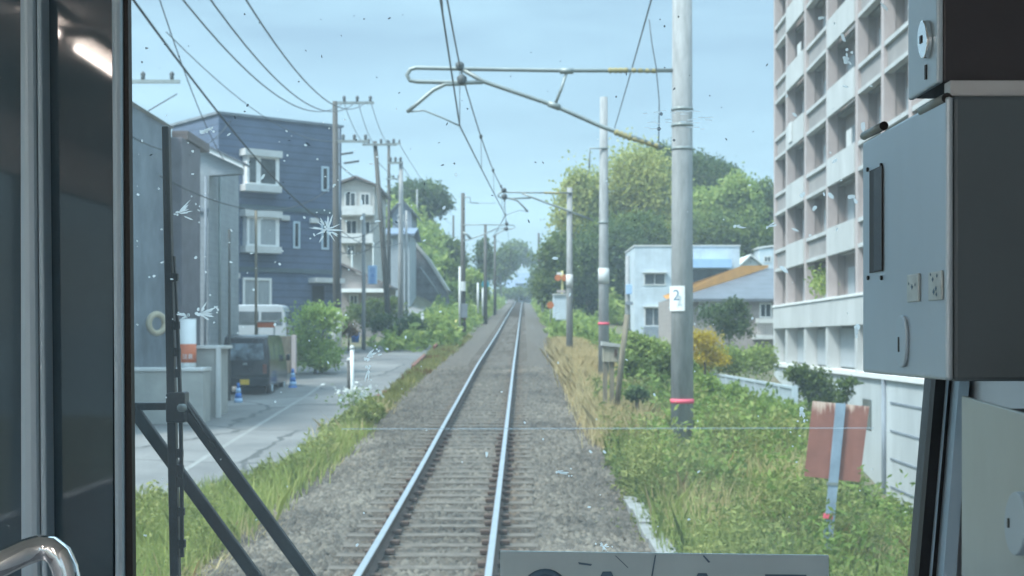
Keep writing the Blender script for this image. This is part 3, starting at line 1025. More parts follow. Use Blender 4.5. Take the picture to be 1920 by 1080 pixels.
near_plants = [
    ('shrub', 'large light green bush in front of the dark blue house', 'shrub', 50, [(592, 616, 42, 42), (566, 645, 30, 28), (612, 606, 28, 26), (600, 658, 38, 24), (575, 668, 28, 22), (605, 676, 34, 24), (585, 686, 34, 18), (556, 676, 22, 20), (622, 684, 24, 16), (585, 590, 24, 18)], 'leaf_bright', 8000, 0.13),
    ('shrub', 'dark hedge bush at the foot of the leaning utility poles', 'shrub', 66, [(770, 620, 26, 24), (718, 615, 18, 24)], 'leaf_dark', 3200, 0.16),
    ('shrub', 'green garden shrub in front of the white eaved house', 'shrub', 70, [(700, 590, 24, 26), (670, 600, 20, 26), (735, 585, 20, 24)], 'leaf', 3600, 0.17),
    ('shrub', 'green grass clump beside the tall white post at the roadside', 'shrub', 74, [(815, 615, 20, 20), (800, 630, 14, 14)], 'leaf_lime', 1800, 0.14),
    ('shrub', 'small reddish brown shrub behind the blue bin', 'shrub', 63, [(654, 625, 14, 14)], 'rusty', 900, 0.12),
    ('conifer', 'bushy dark conifer in the garden of the orange edged house', 'tree', 62, [(1378, 590, 26, 20), (1378, 625, 32, 26), (1376, 572, 16, 12), (1340, 600, 30, 26)], 'leaf_dark', 4600, 0.14),
    ('flowering_shrub', 'rounded shrub covered in yellow blossom beside the numbered pole', 'shrub', 52, [(1322, 648, 30, 24), (1310, 640, 22, 16), (1318, 668, 36, 24), (1335, 680, 30, 20)], 'bloom', 4600, 0.10),
    ('shrub', 'yellow-green shrub mass behind the railing under the conifer', 'shrub', 54, [(1350, 680, 40, 26), (1400, 690, 40, 30), (1430, 675, 26, 26), (1320, 690, 24, 22)], 'leaf_lime', 5600, 0.14),
    ('shrub', 'yellow tipped bush left of the numbered pole beyond the wooden box', 'shrub', 46, [(1200, 660, 36, 28), (1235, 670, 30, 26), (1180, 640, 16, 14)], 'leaf_lime', 4200, 0.14),
    ('shrub', 'wide grey-green thicket between the wooden box and the numbered pole', 'shrub', 34, [(1220, 720, 46, 34), (1250, 690, 30, 26), (1190, 700, 26, 28)], 'leaf', 4600, 0.13),
    ('shrub', 'green thicket in front of the railing right of the numbered pole', 'shrub', 33, [(1350, 765, 56, 34), (1420, 782, 50, 30), (1320, 735, 24, 24)], 'weed', 5600, 0.13),
    ('shrub', 'dark green shrub growing against the apartment wall behind the railing end', 'shrub', 42, [(1530, 735, 32, 34), (1500, 710, 26, 22), (1545, 765, 30, 24)], 'leaf', 4200, 0.13),
    ('sapling', 'small feathery sapling growing over the rusty board', 'sapling', 34, [(1590, 730, 16, 24), (1582, 752, 12, 14)], 'leaf', 700, 0.12),
    ('shrub', 'small dark green bush in the dry grass left of the thicket', 'shrub', 26, [(1194, 742, 17, 15)], 'leaf_dark', 1000, 0.10),
    ('shrub', 'dark bush below the rusty board at the foot of the white wall', 'shrub', 24, [(1590, 940, 34, 34), (1560, 900, 36, 30)], 'leaf', 2600, 0.12),
]
for i, (nm, lb, ct, d, bl, mt, n, sz) in enumerate(near_plants):
    cx = sum(b[0] * b[2] for b in bl) / sum(b[2] for b in bl)
    low = min(P(b[0], b[1] + b[3], d).z for b in bl)
    gz = ground((cx - 960) * d / F, d)
    if low < gz:
        gz = gz
    tree(nm, lb, ct, d, bl, M[mt], None, n, sz, 170 + i, 0.05, 1.0, 0, 0.8, 4, min(gz, low + 0.1))


def iris(px, py, d, lb):
    r = thing('purple_flower', lb, 'flower', P(px, py + 26, d))
    mb = MB()
    mb.tube([P(px, py + 40, d), P(px + 1, py, d)], 0.004, 5)
    mb.build('stem', M['leaf_stem'], r)
    rn = np.random.default_rng(int(px))
    c = np.array([P(px, py, d)]) + rn.normal(size=(26, 3)) * np.array([0.015, 0.015, 0.05])
    quads_object('bloom', leaf_quads(c, 0.05, 0.5, 0.6, rn), M['purple'], r)


M['leaf_stem'] = mat('leaf_stem', (0.09, 0.15, 0.04), 0.7)
iris(1588, 1002, 16.5, 'small violet blue flower right of the leaning post')
iris(1634, 1020, 16.2, 'second small violet blue flower, nearer the white wall')
wf = thing('white_flowers', 'clump of small white flowers at the foot of the slim white post', 'flowers', (P(665, 745, 33).x, 33, ground(P(665, 745, 33).x, 33)))
rn_ = np.random.default_rng(9)
c = np.array([P(668, 738, 33)]) + rn_.normal(size=(90, 3)) * np.array([0.26, 0.26, 0.12])
quads_object('blossom', leaf_quads(c, 0.11, 0, 0.8, rn_), M['petal'], wf)
c = np.array([P(668, 752, 33)]) + rn_.normal(size=(240, 3)) * np.array([0.28, 0.28, 0.14])
quads_object('leaves', leaf_quads(c, 0.12, 0.3, 0.4, rn_), M['weed'], wf)


# ================================================================== OVERHEAD LINE
def pole_mesh(x, d, z0, z1, r0, r1, n=20):
    return MB().tube([(x, d, z0), (x, d, (z0 + z1) / 2), (x, d, z1)], [r0, (r0 + r1) / 2, r1], n)


G_POLE = 'overhead line poles on the right'
# pole with the number plate
D1 = 22.3
X1 = P(1279, 0, D1).x
b1 = ground(X1, D1)
p1 = thing('catenary_pole', 'nearest thick concrete pole, carrying a white plate with the number 2', 'pole', (X1, D1, b1), G_POLE)
pole_mesh(X1, D1, b1 - 0.3, P(0, -160, D1).z, 0.185, 0.155, 28).build('shaft', M['pole'], p1)
zc = P(0, 215, D1).z
MB().lathe((X1, D1, P(0, 756, D1).z), [(0.192, 0), (0.193, 0.035), (0.192, 0.07)], 28).build('pink_band', M['pink'], p1)
for py in (282, 208, 238):
    MB().lathe((X1, D1, P(0, py, D1).z), [(0.176, 0), (0.178, 0.02), (0.176, 0.045)], 28).build('steel_band', M['galv'], p1)
pl = MB()
a0, a1 = P(1258, 583, D1 - 0.19), P(1284, 536, D1 - 0.19)
for k in range(6):
    t0, t1 = k / 6, (k + 1) / 6
    x0, x1 = a0.x + (a1.x - a0.x) * t0, a0.x + (a1.x - a0.x) * t1
    y = lambda x: D1 - math.sqrt(max(0.196 ** 2 - (x - X1) ** 2, 0.0004)) - 0.004
    pl.hexa([(x0, y(x0), a0.z), (x1, y(x1), a0.z), (x1, y(x1) + 0.006, a0.z), (x0, y(x0) + 0.006, a0.z),
             (x0, y(x0), a1.z), (x1, y(x1), a1.z), (x1, y(x1) + 0.006, a1.z), (x0, y(x0) + 0.006, a1.z)])
plate = pl.build('number_plate', M['white'], p1)
q = P(1268, 563, D1 - 0.22)
text_mesh('numeral', '2', 0.24, M['ink'], plate, (q.x, q.y, q.z), (math.radians(90), 0, -0.18))


def cantilever(root, d, segs, ins, clamps):
    arm = MB()
    for pts, r in segs:
        arm.tube([P(a, b, d) for a, b in pts], r, 8)
    A = arm.build('bracket_arm', M['galv'], root)
    for (pa, pb, r) in ins:
        a, b = P(*pa, d), P(*pb, d)
        n = 9
        prof = [a.lerp(b, i / (n - 1)) for i in range(n)]
        MB().tube(prof, [r * (1.0 if i % 2 else 0.7) for i in range(n)], 10).build('insulator', M['insul'], root)
    for (px, py, r) in clamps:
        c = P(px, py, d)
        MB().lathe((c.x, c.y, c.z - r), [(r * 0.5, 0), (r, r * 0.4), (r, r * 1.6), (r * 0.5, 2 * r)], 8).build('wire_clamp', M['wire'], root)
    return A


cantilever(p1, D1 - 0.02,
           [([(1266, 132), (1050, 132), (868, 129), (780, 127), (769, 130), (763, 141), (769, 151), (782, 153), (868, 155), (905, 154)], 0.034),
            ([(868, 131), (905, 152), (1040, 198), (1130, 238), (1242, 277)], 0.036),
            ([(1063, 133), (1053, 165), (1040, 198)], 0.024),
            ([(874, 157), (835, 158), (812, 169), (785, 192), (763, 210)], 0.032),
            ([(763, 210), (795, 207), (830, 221), (862, 236)], 0.014),
            ([(1050, 133), (1075, 133)], 0.05), ([(1028, 194), (1050, 202)], 0.052)],
           [((1140, 132), (1178, 132), 0.05), ((1182, 132), (1232, 133), 0.042), ((1152, 247), (1184, 259), 0.055), ((1184, 259), (1236, 275), 0.044)],
           [(862, 124, 0.07), (866, 150, 0.08)])

# second pole
D2 = 36.0
X2 = P(1132, 0, D2).x
b2 = ground(X2, D2)
p2 = thing('catenary_pole', 'second concrete pole with a pink band and a small hanging bracket, behind the wooden box', 'pole', (X2, D2, b2), G_POLE)
pole_mesh(X2, D2, b2 - 0.3, P(0, 182, D2).z, 0.150, 0.100, 20).build('shaft', M['pole'], p2)
MB().lathe((X2, D2, P(0, 609, D2).z), [(0.15, 0), (0.152, 0.03), (0.15, 0.06)], 20).build('pink_band', M['pink'], p2)
MB().lathe((X2, D2, P(0, 419, D2).z), [(0.135, 0), (0.137, 0.02), (0.135, 0.05)], 20).build('steel_band', M['galv'], p2)
MB().lathe((X2, D2, P(0, 532, D2).z), [(0.143, 0), (0.146, 0.2), (0.143, 0.4)], 20).build('plate_wrap', M['offwhite'], p2)
MB().tube([P(1140, 278, D2 - 0.12), P(1106, 278, D2 - 0.12), P(1105, 300, D2 - 0.12), P(1105, 315, D2 - 0.12)], 0.022, 6).tube([P(1105, 313, D2 - 0.12), P(1097, 338, D2 - 0.12)], 0.012, 5).build('hanging_bracket', M['galv'], p2)

# third pole
D3 = 51.0
X3 = P(1068, 0, D3).x
b3 = ground(X3, D3)
p3 = thing('catenary_pole', 'third and slimmest pole on the right, carrying a bracket arm over the track', 'pole', (X3, D3, b3), G_POLE)
pole_mesh(X3, D3, b3 - 0.3, P(0, 352, D3).z, 0.13, 0.10, 16).build('shaft', M['pole'], p3)
MB().lathe((X3, D3, P(0, 540, D3).z), [(0.128, 0), (0.131, 0.25), (0.128, 0.5)], 16).build('plate_wrap', M['offwhite'], p3)
cantilever(p3, D3 - 0.13,
           [([(1074, 362), (1000, 361), (940, 360), (935, 363), (934, 368), (940, 371), (960, 372), (996, 371)], 0.032),
            ([(978, 362), (1000, 371), (1062, 394), (1112, 413)], 0.036),
            ([(955, 372), (970, 376), (980, 386), (990, 397)], 0.032),
            ([(990, 397), (975, 394), (960, 399), (948, 404)], 0.013)],
           [((1020, 361.5), (1050, 362), 0.05)], [(945, 357, 0.09), (946, 369, 0.1)])

G_LP = 'overhead line poles on the left'
D4 = 76.0
X4 = P(868, 0, D4).x
b4 = ground(X4, D4)
p4 = thing('catenary_pole', 'dark trackside pole on the left with a grey box and a white plate', 'pole', (X4, D4, b4), G_LP)
pole_mesh(X4, D4, b4 - 0.2, P(0, 362, D4).z, 0.17, 0.10, 16).build('shaft', M['pole_dark'], p4)
MB().box(X4 - 0.17, X4 + 0.26, D4 - 0.42, D4 - 0.17, P(0, 596, D4).z, P(0, 570, D4).z).build('relay_box', M['slate_wall'], p4, 0.02)
MB().box(X4 - 0.10, X4 + 0.16, D4 - 0.19, D4 - 0.165, P(0, 546, D4).z, P(0, 528, D4).z).build('plate', M['white'], p4)
MB().lathe((X4, D4, P(0, 600, D4).z), [(0.18, 0), (0.182, 0.05), (0.18, 0.12)], 14).build('red_band', M['brown_red'], p4)
cantilever(p4, D4 - 0.12,
           [([(868, 422), (905, 421), (962, 422), (966, 425), (962, 429), (940, 429)], 0.030),
            ([(868, 452), (885, 447), (905, 440), (935, 427)], 0.034),
            ([(950, 429), (935, 437), (924, 444)], 0.03),
            ([(870, 370), (882, 370), (882, 380), (897, 381)], 0.03), ([(897, 381), (930, 381)], 0.014),
            ([(868, 436), (876, 440), (882, 447)], 0.07)],
           [], [(950, 420, 0.1), (949, 429, 0.11)])
MB().tube([P(862, 628, D4 - 0.4), P(862, 500, D4 - 0.4)], 0.06, 10).build('cable_duct', M['offwhite'], p4)


def simple_pole(px, ytop, ybase, d, r0, r1, label, m='pole_dark', group=None, arms=(), px_top=None, name='utility_pole', sleeve=None, extra=None, sink=True):
    x = P(px, 0, d).x
    g = ground(x, d)
    zb = min(g, P(0, ybase, d).z) if sink else P(0, ybase, d).z
    r = thing(name, label, 'pole', (x, d, zb), group)
    xt = P(px_top if px_top is not None else px, 0, d).x
    zt = P(0, ytop, d).z
    MB().tube([(x, d, zb - 0.2), ((x + xt) / 2, d, (zb + zt) / 2), (xt, d, zt)], [r0, (r0 + r1) / 2, r1], 14).build('shaft', M[m], r)
    for (xa, xb, py) in arms:
        a, b = P(xa, py, d), P(xb, py, d)
        MB().box(min(a.x, b.x), max(a.x, b.x), d - r1 - 0.10, d - r1 - 0.01, a.z - 0.05, a.z + 0.05).build('crossarm', M['galv'], r)
        for k in range(3):
            c = a.lerp(b, 0.18 + 0.36 * k)
            MB().lathe((c.x, d - r1 - 0.05, c.z + 0.05), [(0.04, 0), (0.07, 0.06), (0.05, 0.1), (0.08, 0.16), (0.03, 0.24)], 8).build('insulator', M['wire'], r)
    if sleeve:
        y0, y1, rr = sleeve
        h = P(0, y1, d).z - P(0, y0, d).z
        t = lambda z: x + (xt - x) * (z - zb) / (zt - zb)
        z0 = P(0, y0, d).z
        MB().tube([(t(z0), d, z0), (t(z0 + h), d, z0 + h)], rr, 16).build('sleeve', M['offwhite'], r)
    if extra:
        extra(r)
    return r


simple_pole(910, 421, 585, 106, 0.16, 0.11, 'next dark pole along the left of the track behind the grey box', 'pole_dark', G_LP, (), None, 'catenary_pole')
simple_pole(928, 440, 580, 140, 0.16, 0.11, 'third dark pole along the left of the track, thin and distant', 'pole_dark', G_LP, (), None, 'catenary_pole')
simple_pole(1010, 437, 570, 165, 0.17, 0.12, 'thin distant pole right of the vanishing rails', 'pole_dark', G_POLE, (), None, 'catenary_pole')
simple_pole(850, 404, 530, 142, 0.14, 0.10, 'lone thin pole on top of the left bank', 'pole_dark', None)

GU = 'utility poles along the road'


def transformer(r):
    for k, (px, py) in enumerate(((648, 290), (659, 306))):
        c = P(px, py, 64)
        MB().tube([(c.x - 0.35, 64, c.z), (c.x + 0.35, 64, c.z + 0.1)], 0.05, 8).build('cutout_switch', M['wire'], r)


simple_pole(632, 190, 662, 56, 0.17, 0.10, 'tall utility pole with a pale foot sleeve at the edge of the blue house', 'pole_dark', GU,
            [(634, 702, 194), (634, 692, 266)], 628, sleeve=(655, 585, 0.19))
simple_pole(733, 265, 646, 67, 0.16, 0.10, 'dark utility pole leaning to the left with a white sleeve at its foot', 'pole_dark', GU,
            [(680, 745, 272)], 703, sleeve=(642, 607, 0.20), extra=transformer)
simple_pole(751, 303, 646, 68, 0.15, 0.10, 'upright utility pole right beside the leaning one, with a white sleeve at its foot', 'pole', GU, [(728, 754, 306)], 752, sleeve=(642, 607, 0.19))
simple_pole(729, 264, 600, 98, 0.15, 0.10, 'utility pole with a crossarm seen between the two sleeved poles', 'pole_dark', GU, [(722, 752, 270), (724, 750, 336)])
simple_pole(682, 400, 640, 64, 0.10, 0.08, 'thin grey pole carrying the blue and white upright sign', 'pole', GU)
simple_pole(235, -60, 800, 40, 0.17, 0.12, 'utility pole at the windscreen edge with only its crossarm in view', 'pole_dark', GU, [(190, 340, 155)])
simple_pole(782, 355, 470, 140, 0.10, 0.08, 'thin pole standing in front of the spreading tree on the left bank', 'pole', None)
simple_pole(412, 330, 640, 47, 0.055, 0.05, 'slim pale steel post in front of the grey gabled house', 'galv', None, (), None, 'steel_post')
simple_pole(430, 430, 690, 40, 0.04, 0.035, 'thin dark steel post behind the concrete wall', 'pole_dark', None, (), None, 'steel_post')
simple_pole(480, 395, 610, 48, 0.05, 0.045, 'slim brownish post in front of the lower windows of the blue house', 'wood', None, (), None, 'steel_post')


# wires
def sag(a, b, s, n=14):
    a, b = Vector(a), Vector(b)
    return [a.lerp(b, i / n) - Vector((0, 0, 4 * s * (i / n) * (1 - i / n))) for i in range(n + 1)]


def wire(name, label, pts, r, m='wire', group=None, cat='wire'):
    o = MB().tube(pts, r, 5).build(name, M[m])
    return tag(o, label, cat, group)


c_reg = [Vector((-0.80, 3, 7.35)), P(862, 236, D1), P(948, 404, D3), P(924, 444, D4 - 0.1), P(958, 470, 106), P(958, 500, 160)]
m_reg = [Vector((-0.98, 2, 8.3)), P(862, 124, D1), P(945, 357, D3), P(950, 419, D4), P(957, 455, 106), P(958, 490, 160)]
cp, mp_ = [], []
for i in range(len(c_reg) - 1):
    cp += sag(c_reg[i], c_reg[i + 1], 0.02)[:-1]
    mp_ += sag(m_reg[i], m_reg[i + 1], 0.30 if i else 0.25)[:-1]
cp.append(c_reg[-1])
mp_.append(m_reg[-1])
wire('contact_wire', 'taut contact wire running above the track, lower of the pair', cp, 0.013, 'wire', 'wires over the track')
wire('messenger_wire', 'sagging messenger wire above the contact wire over the track', mp_, 0.013, 'wire', 'wires over the track')
dr_n = 0
for i in range(len(cp)):
    j = i
    a = cp[i]
    # same distance along the messenger wire
    k = min(range(len(mp_)), key=lambda t: abs(mp_[t].y - a.y))
    b = mp_[k]
    if i % 4 == 2 and a.y > 9 and a.y < 78 and b.z - a.z > 0.1:
        dr_n += 1
        o = MB().tube([a, Vector((b.x, a.y, b.z))], 0.006, 4).lathe((b.x, a.y, b.z - 0.05), [(0.02, 0), (0.035, 0.03), (0.035, 0.08), (0.02, 0.1)], 6).build('dropper', M['wire'])
        tag(o, 'thin dropper hanging between the messenger and contact wires', 'wire', 'droppers over the track')
wire('feeder_wire', 'feeder wire coming down from the top of the frame to the second pole', sag(P(1224, -10, 17), P(1150, 248, D2 - 0.2), 0.02), 0.011, 'wire', 'feeder wires on the right')
wire('feeder_wire', 'loose feeder tail hanging beside the numbered pole', [P(1217, 36, D1 - 0.4), P(1222, 80, D1 - 0.4), P(1230, 125, D1 - 0.4), P(1236, 190, D1 - 0.4), P(1235, 268, D1 - 0.4)], 0.009, 'wire', 'feeder wires on the right')
ux = P(632, 0, 56)
for k, (px, pe, lb, s) in enumerate(((330, 648, 'lowest', 1.1), (385, 668, 'middle', 1.1), (455, 688, 'uppermost', 1.0))):
    wire('power_line', '%s of the three power lines sweeping from the top left to the tall utility pole' % lb, sag(P(px - 18, -40, 22), P(pe, 190, 56), s, 20), 0.016, 'wire', 'power lines at the left')
wire('power_line', 'faint power line crossing the sky below the three long lines', sag(P(312, 60, 26), P(640, 262, 56), 0.7, 20), 0.010, 'wire', 'power lines at the left')
wire('phone_cable', 'thick dark cable falling diagonally in front of the blue house', sag(P(243, -10, 20), P(634, 430, 56), 0.55, 24), 0.020, 'cable', 'cables at the left')
wire('phone_cable', 'thinner dark cable crossing the thick one beside the wiper', sag(P(293, -20, 24), P(420, 300, 44), 0.3, 16), 0.012, 'cable', 'cables at the left')
wire('phone_cable', 'cable running from the left edge crossarm down past the grey gabled house', sag(P(245, 255, 34), P(440, 215, 60), 0.9, 16), 0.018, 'cable', 'cables at the left')
wire('phone_cable', 'brace wire below the crossarm at the left edge', sag(P(278, 208, 38), P(332, 176, 38), 0.0, 6), 0.016, 'cable', 'cables at the left')
for k, (pa, pb) in enumerate((((645, 193), (684, 270)), ((672, 193), (702, 270)), ((696, 193), (728, 270)))):
    wire('power_line', '%s of three short power lines from the tall to the leaning utility pole' % ('left one', 'middle one', 'right one')[k], sag(P(*pa, 56), P(*pb, 67), 0.25, 10), 0.014, 'wire', 'power lines between the utility poles')
for k, (pa, da, pb, db, s) in enumerate((((630, 440), 56, (712, 420), 67, 0.35), ((630, 470), 56, (714, 450), 67, 0.35), ((628, 300), 56, (712, 345), 67, 0.3))):
    wire('phone_cable', 'dark cable between the tall and the leaning utility pole, %s one' % ('middle', 'lowest', 'highest')[k], sag(P(*pa, da), P(*pb, db), s, 10), 0.02, 'cable', 'cables between the utility poles')
for k, (pa, da, pb, db, s, lb) in enumerate((((628, 345), 56, (300, 330), 30, 0.9, 'sagging cable from the tall utility pole across the blue house'), ((712, 400), 67, (860, 470), 100, 0.5, 'cable from the leaning utility pole towards the dark trackside pole'),
                                             ((714, 430), 67, (752, 400), 68, 0.2, 'short cable between the two sleeved utility poles'), ((630, 425), 56, (752, 455), 68, 0.5, 'low cable in front of the balcony house'),
                                             ((634, 480), 56, (684, 440), 64, 0.15, 'short cable from the tall utility pole to the thin grey pole'), ((684, 420), 64, (752, 380), 68, 0.3, 'cable from the thin grey pole to the upright sleeved pole'),
                                             ((705, 300), 67, (782, 360), 140, 0.3, 'cable running to the thin pole on the left bank'))):
    wire('phone_cable', lb, sag(P(*pa, da), P(*pb, db), s, 12), 0.016, 'cable', 'thin cables at the left')
simple_pole(660, 470, 640, 78, 0.06, 0.05, 'thin pale pole in front of the balcony house', 'galv', None)
simple_pole(700, 455, 640, 80, 0.06, 0.05, 'thin pale pole behind the upright blue and white sign', 'galv', None)
simple_pole(762, 395, 620, 96, 0.10, 0.08, 'grey pole between the upright sleeved pole and the stone wall', 'pole', None)
for k, (y0, y1) in enumerate(((272, 355), (305, 372))):
    wire('power_line', 'distant power line running on to the left bank, %s' % ('upper', 'lower')[k], sag(P(750, y0, 68), P(850, y1 + 50, 142), 0.5, 10), 0.014, 'wire', 'distant power lines')


# ================================================================== BUILDINGS
class Face:
    """vertical wall plane given by two photo columns and their distances; pt() finds the point of that plane seen at a photo position"""

    def __init__(s, pxa, da, pxb, db):
        s.a = Vector(((pxa - 960) * da / F, da, 0))
        s.b = Vector(((pxb - 960) * db / F, db, 0))
        s.e = (s.b - s.a)
        s.len = s.e.length
        s.e = s.e / s.len
        s.n = Vector((s.e.y, -s.e.x, 0))
        if s.n.y > 0 and abs(s.n.y) > 0.02:
            s.n = -s.n

    def s_at(s, px):
        k = (px - 960) / F
        return (k * s.a.y - s.a.x) / (s.e.x - k * s.e.y)

    def z_at(s, px, py):
        q = s.a + s.e * s.s_at(px)
        return H + (HY - py) * q.y / F

    def w(s, t, z, off=0.0):
        q = s.a + s.e * t + s.n * off
        return Vector((q.x, q.y, z))

    def slab(s, mb, t0, t1, z0, z1, o0, o1):
        return mb.hexa([s.w(t0, z0, o1), s.w(t1, z0, o1), s.w(t1, z0, o0), s.w(t0, z0, o0), s.w(t0, z1, o1), s.w(t1, z1, o1), s.w(t1, z1, o0), s.w(t0, z1, o0)])

    def rect(s, px0, py0, px1, py1):
        m = (px0 + px1) / 2
        return s.s_at(px0), s.s_at(px1), s.z_at(m, py1), s.z_at(m, py0)


def window(face, root, px0, py0, px1, py1, fm='white', gm='glass_mid', fw=0.07, out=0.05, mull=0, hood=False, name='window'):
    t0, t1, z0, z1 = face.rect(px0, py0, px1, py1)
    mb = MB()
    face.slab(mb, t0, t0 + fw, z0, z1, -0.03, out)
    face.slab(mb, t1 - fw, t1, z0, z1, -0.03, out)
    face.slab(mb, t0 + fw, t1 - fw, z0, z0 + fw, -0.03, out - 0.003)
    face.slab(mb, t0 + fw, t1 - fw, z1 - fw, z1, -0.03, out - 0.003)
    for k in range(mull):
        tm = t0 + (t1 - t0) * (k + 1) / (mull + 1)
        face.slab(mb, tm - fw * 0.3, tm + fw * 0.3, z0 + fw, z1 - fw, -0.02, out - 0.01)
    if hood:
        face.slab(mb, t0 - 0.08, t1 + 0.08, z1 + 0.002, z1 + 0.07, -0.02, out + 0.25)
    o = mb.build(name, M[fm], root)
    g = MB()
    face.slab(g, t0 + fw, t1 - fw, z0 + fw, z1 - fw, -0.02, 0.012)
    g.build('pane', M[gm], o)
    return o


def house_body(face, t0, t1, z0, z1, depth, extra_top=None):
    mb = MB()
    mb.hexa([face.w(t0, z0), face.w(t1, z0), face.w(t1, z0, -depth), face.w(t0, z0, -depth), face.w(t0, z1), face.w(t1, z1), face.w(t1, z1, -depth), face.w(t0, z1, -depth)])
    return mb


# dark blue three storey house
fb = Face(410, 58, 640, 61.8)
zt, zb = fb.z_at(410, 211), fb.z_at(410, 690)
bh = thing('blue_house', 'dark blue three storey house with white framed windows, tallest on the left', 'house', fb.w(fb.len / 2, zb))
fl_ = Face(410, 58, 335, 60.9)
dep = 4.4
house_body(fb, 0, fb.len, zb, zt - 0.06, dep).build('wall', M['blue_wall'], bh)
rf = MB()
fb.slab(rf, -0.08, fb.len + 0.08, zt - 0.06, zt + 0.05, -dep - 0.08, 0.08)
rf.build('roof', M['slate_wall'], bh)
for py in (384, 503):
    z = fb.z_at(410, py)
    mb = MB()
    fb.slab(mb, 0.01, fb.len - 0.01, z - 0.1, z + 0.1, -0.02, 0.06)
    mb.build('floor_band', M['panel_dark'], bh)
# upper bay window
for (by0, by1) in ((284, 361), (397, 475)):
    t0, t1, z0, z1 = fb.rect(455, by0, 515, by1)
    bay = MB()
    fb.slab(bay, t0, t1, z0 + 0.28, z1 - 0.26, -0.02, 0.40)
    bw = bay.build('bay_window', M['white'], bh)
    mb = MB()
    fb.slab(mb, t0 - 0.16, t1 + 0.08, z1 - 0.26, z1 + 0.02, -0.02, 0.55)
    mb.build('cornice', M['offwhite'], bw)
    mb = MB()
    fb.slab(mb, t0 - 0.14, t1 + 0.06, z0, z0 + 0.28, -0.02, 0.52)
    mb.build('sill', M['offwhite'], bw)
    for (f0, f1) in ((0.07, 0.27), (0.42, 0.88)):
        mb = MB()
        fb.slab(mb, t0 + (t1 - t0) * f0, t0 + (t1 - t0) * f1, z0 + 0.36, z1 - 0.34, 0.36, 0.412)
        mb.build('pane', M['glass_mid'] if by0 < 300 else M['curtain'], bw)
window(fb, bh, 454, 521, 508, 578, 'white', 'curtain', 0.10, 0.07, 1)
for (a, b, c_, d_) in ((602, 312, 616, 359), (549, 415, 562, 466), (602, 415, 616, 468)):
    window(fb, bh, a, b, c_, d_, 'alu', 'glass_dark', 0.09, 0.05)
t0, t1, z0, z1 = fb.rect(578, 522, 631, 531)
mb = MB()
fb.slab(mb, t0, t1, z0, z1, -0.02, 0.7)
mb.build('door_canopy', M['offwhite'], bh)
t0, t1, z0, z1 = fb.rect(585, 536, 607, 590)
mb = MB()
fb.slab(mb, t0, t1, z0, z1, -0.02, 0.03)
mb.build('door', M['glass_dark'], bh)
for (px, py) in ((533, 409), (588, 414), (440, 517)):
    t0, t1, z0, z1 = fb.rect(px - 8, py - 5, px + 8, py + 5)
    mb = MB()
    fb.slab(mb, t0, t1, z0, z1, -0.02, 0.15)
    mb.build('vent_hood', M['offwhite'], bh, 0.03)
q = fb.s_at(634)
MB().tube([fb.w(q, zb, 0.06), fb.w(q, zt - 0.1, 0.06)], 0.05, 8).build('drainpipe', M['slate_wall'], bh)
# far left window of the blue house, on its side wall strip
fs_ = Face(388, 57.2, 424, 57.4)
window(fs_, bh, 391, 330, 420, 396, 'white', 'glass_dark', 0.10, 0.08)
t0, t1, z0, z1 = fs_.rect(384, 326, 428, 396)
mb = MB()
fs_.slab(mb, t0, t1, z0 - 7.0, z1 + 0.1, -1.5, -0.02)
mb.build('side_wing', M['blue_wall'], bh)

# grey gabled house between the two
gg = thing('grey_house', 'pale grey sided gabled house between the dark wall and the blue house', 'house', (P(366, 690, 46).x, 46, P(366, 690, 46).z))
pts = [P(346, 700, 46), P(392, 700, 46), P(392, 329, 46), P(452, 325, 46), P(452, 315, 46), P(346, 265, 46)]
MB().prism([P(346, 700, 46), P(392, 700, 46), P(392, 288, 46), P(346, 266, 46)], (0, 5.0, 0)).build('wall', M['grey_wall'], gg)
MB().prism([P(392.2, 329, 46), P(452, 325, 46), P(452, 315, 46), P(392.2, 287, 46)], (0, 0.5, 0)).build('gable_end', M['grey_wall'], gg)
MB().prism([P(344, 266, 46), P(400, 290, 46), P(458, 317, 46), P(458, 309, 46), P(400, 281, 46), P(344, 257, 46)], (0, -0.25, 0)).build('bargeboard', M['white'], gg)
MB().prism([P(338, 258, 45.7), P(400, 281, 45.7), P(458, 308, 45.7), P(458, 304, 45.7), P(400, 277, 45.7), P(338, 254, 45.7)], (0, 1.0, 0)).build('roof', M['roof_grey'], gg)
MB().box(P(347, 0, 45.9).x, P(391, 0, 45.9).x, 45.93, 45.99, P(0, 397, 46).z, P(0, 391, 46).z).build('floor_band', M['slate_wall'], gg)
MB().tube([P(384, 700, 45.9), P(386, 330, 45.9)], 0.045, 8).build('drainpipe', M['slate_wall'], gg)

# dark grey building at the left edge
fd = Face(244, 36.2, 320, 40.5)
zb = fd.z_at(300, 760)
zt = fd.z_at(250, 200)
gb = thing('grey_building', 'weathered blue grey blank building wall at the left edge behind the wiper', 'building', fd.w(2, zb))
mb = MB()
nn_ = Vector((-1, 0.0, 0))
for (ta, tb_, za, zb2) in ((-6, fd.len, zt, zb),):
    a, b = fd.a + fd.e * ta, fd.a + fd.e * tb_
    mb.hexa([(a.x, a.y, zb), (b.x, b.y, zb), (b.x - 6, b.y, zb), (a.x - 6, a.y, zb), (a.x, a.y, zt), (b.x, b.y, zt), (b.x - 6, b.y, zt), (a.x - 6, a.y, zt)])
mb.build('wall', M['slate_wall'], gb)
e = fd.b
xk = P(347, 0, e.y).x
MB().box(e.x + 0.003, xk, e.y - 0.4, e.y + 2.0, zb, zt - 0.28).build('corner_pier', M['pier'], gb, 0.02)
MB().box(e.x + 0.003, xk + 0.06, e.y + 0.1, e.y + 3.0, zt - 0.27, zt - 0.02).build('eave', M['roof_brown'], gb)
a = fd.a + fd.e * (-6)
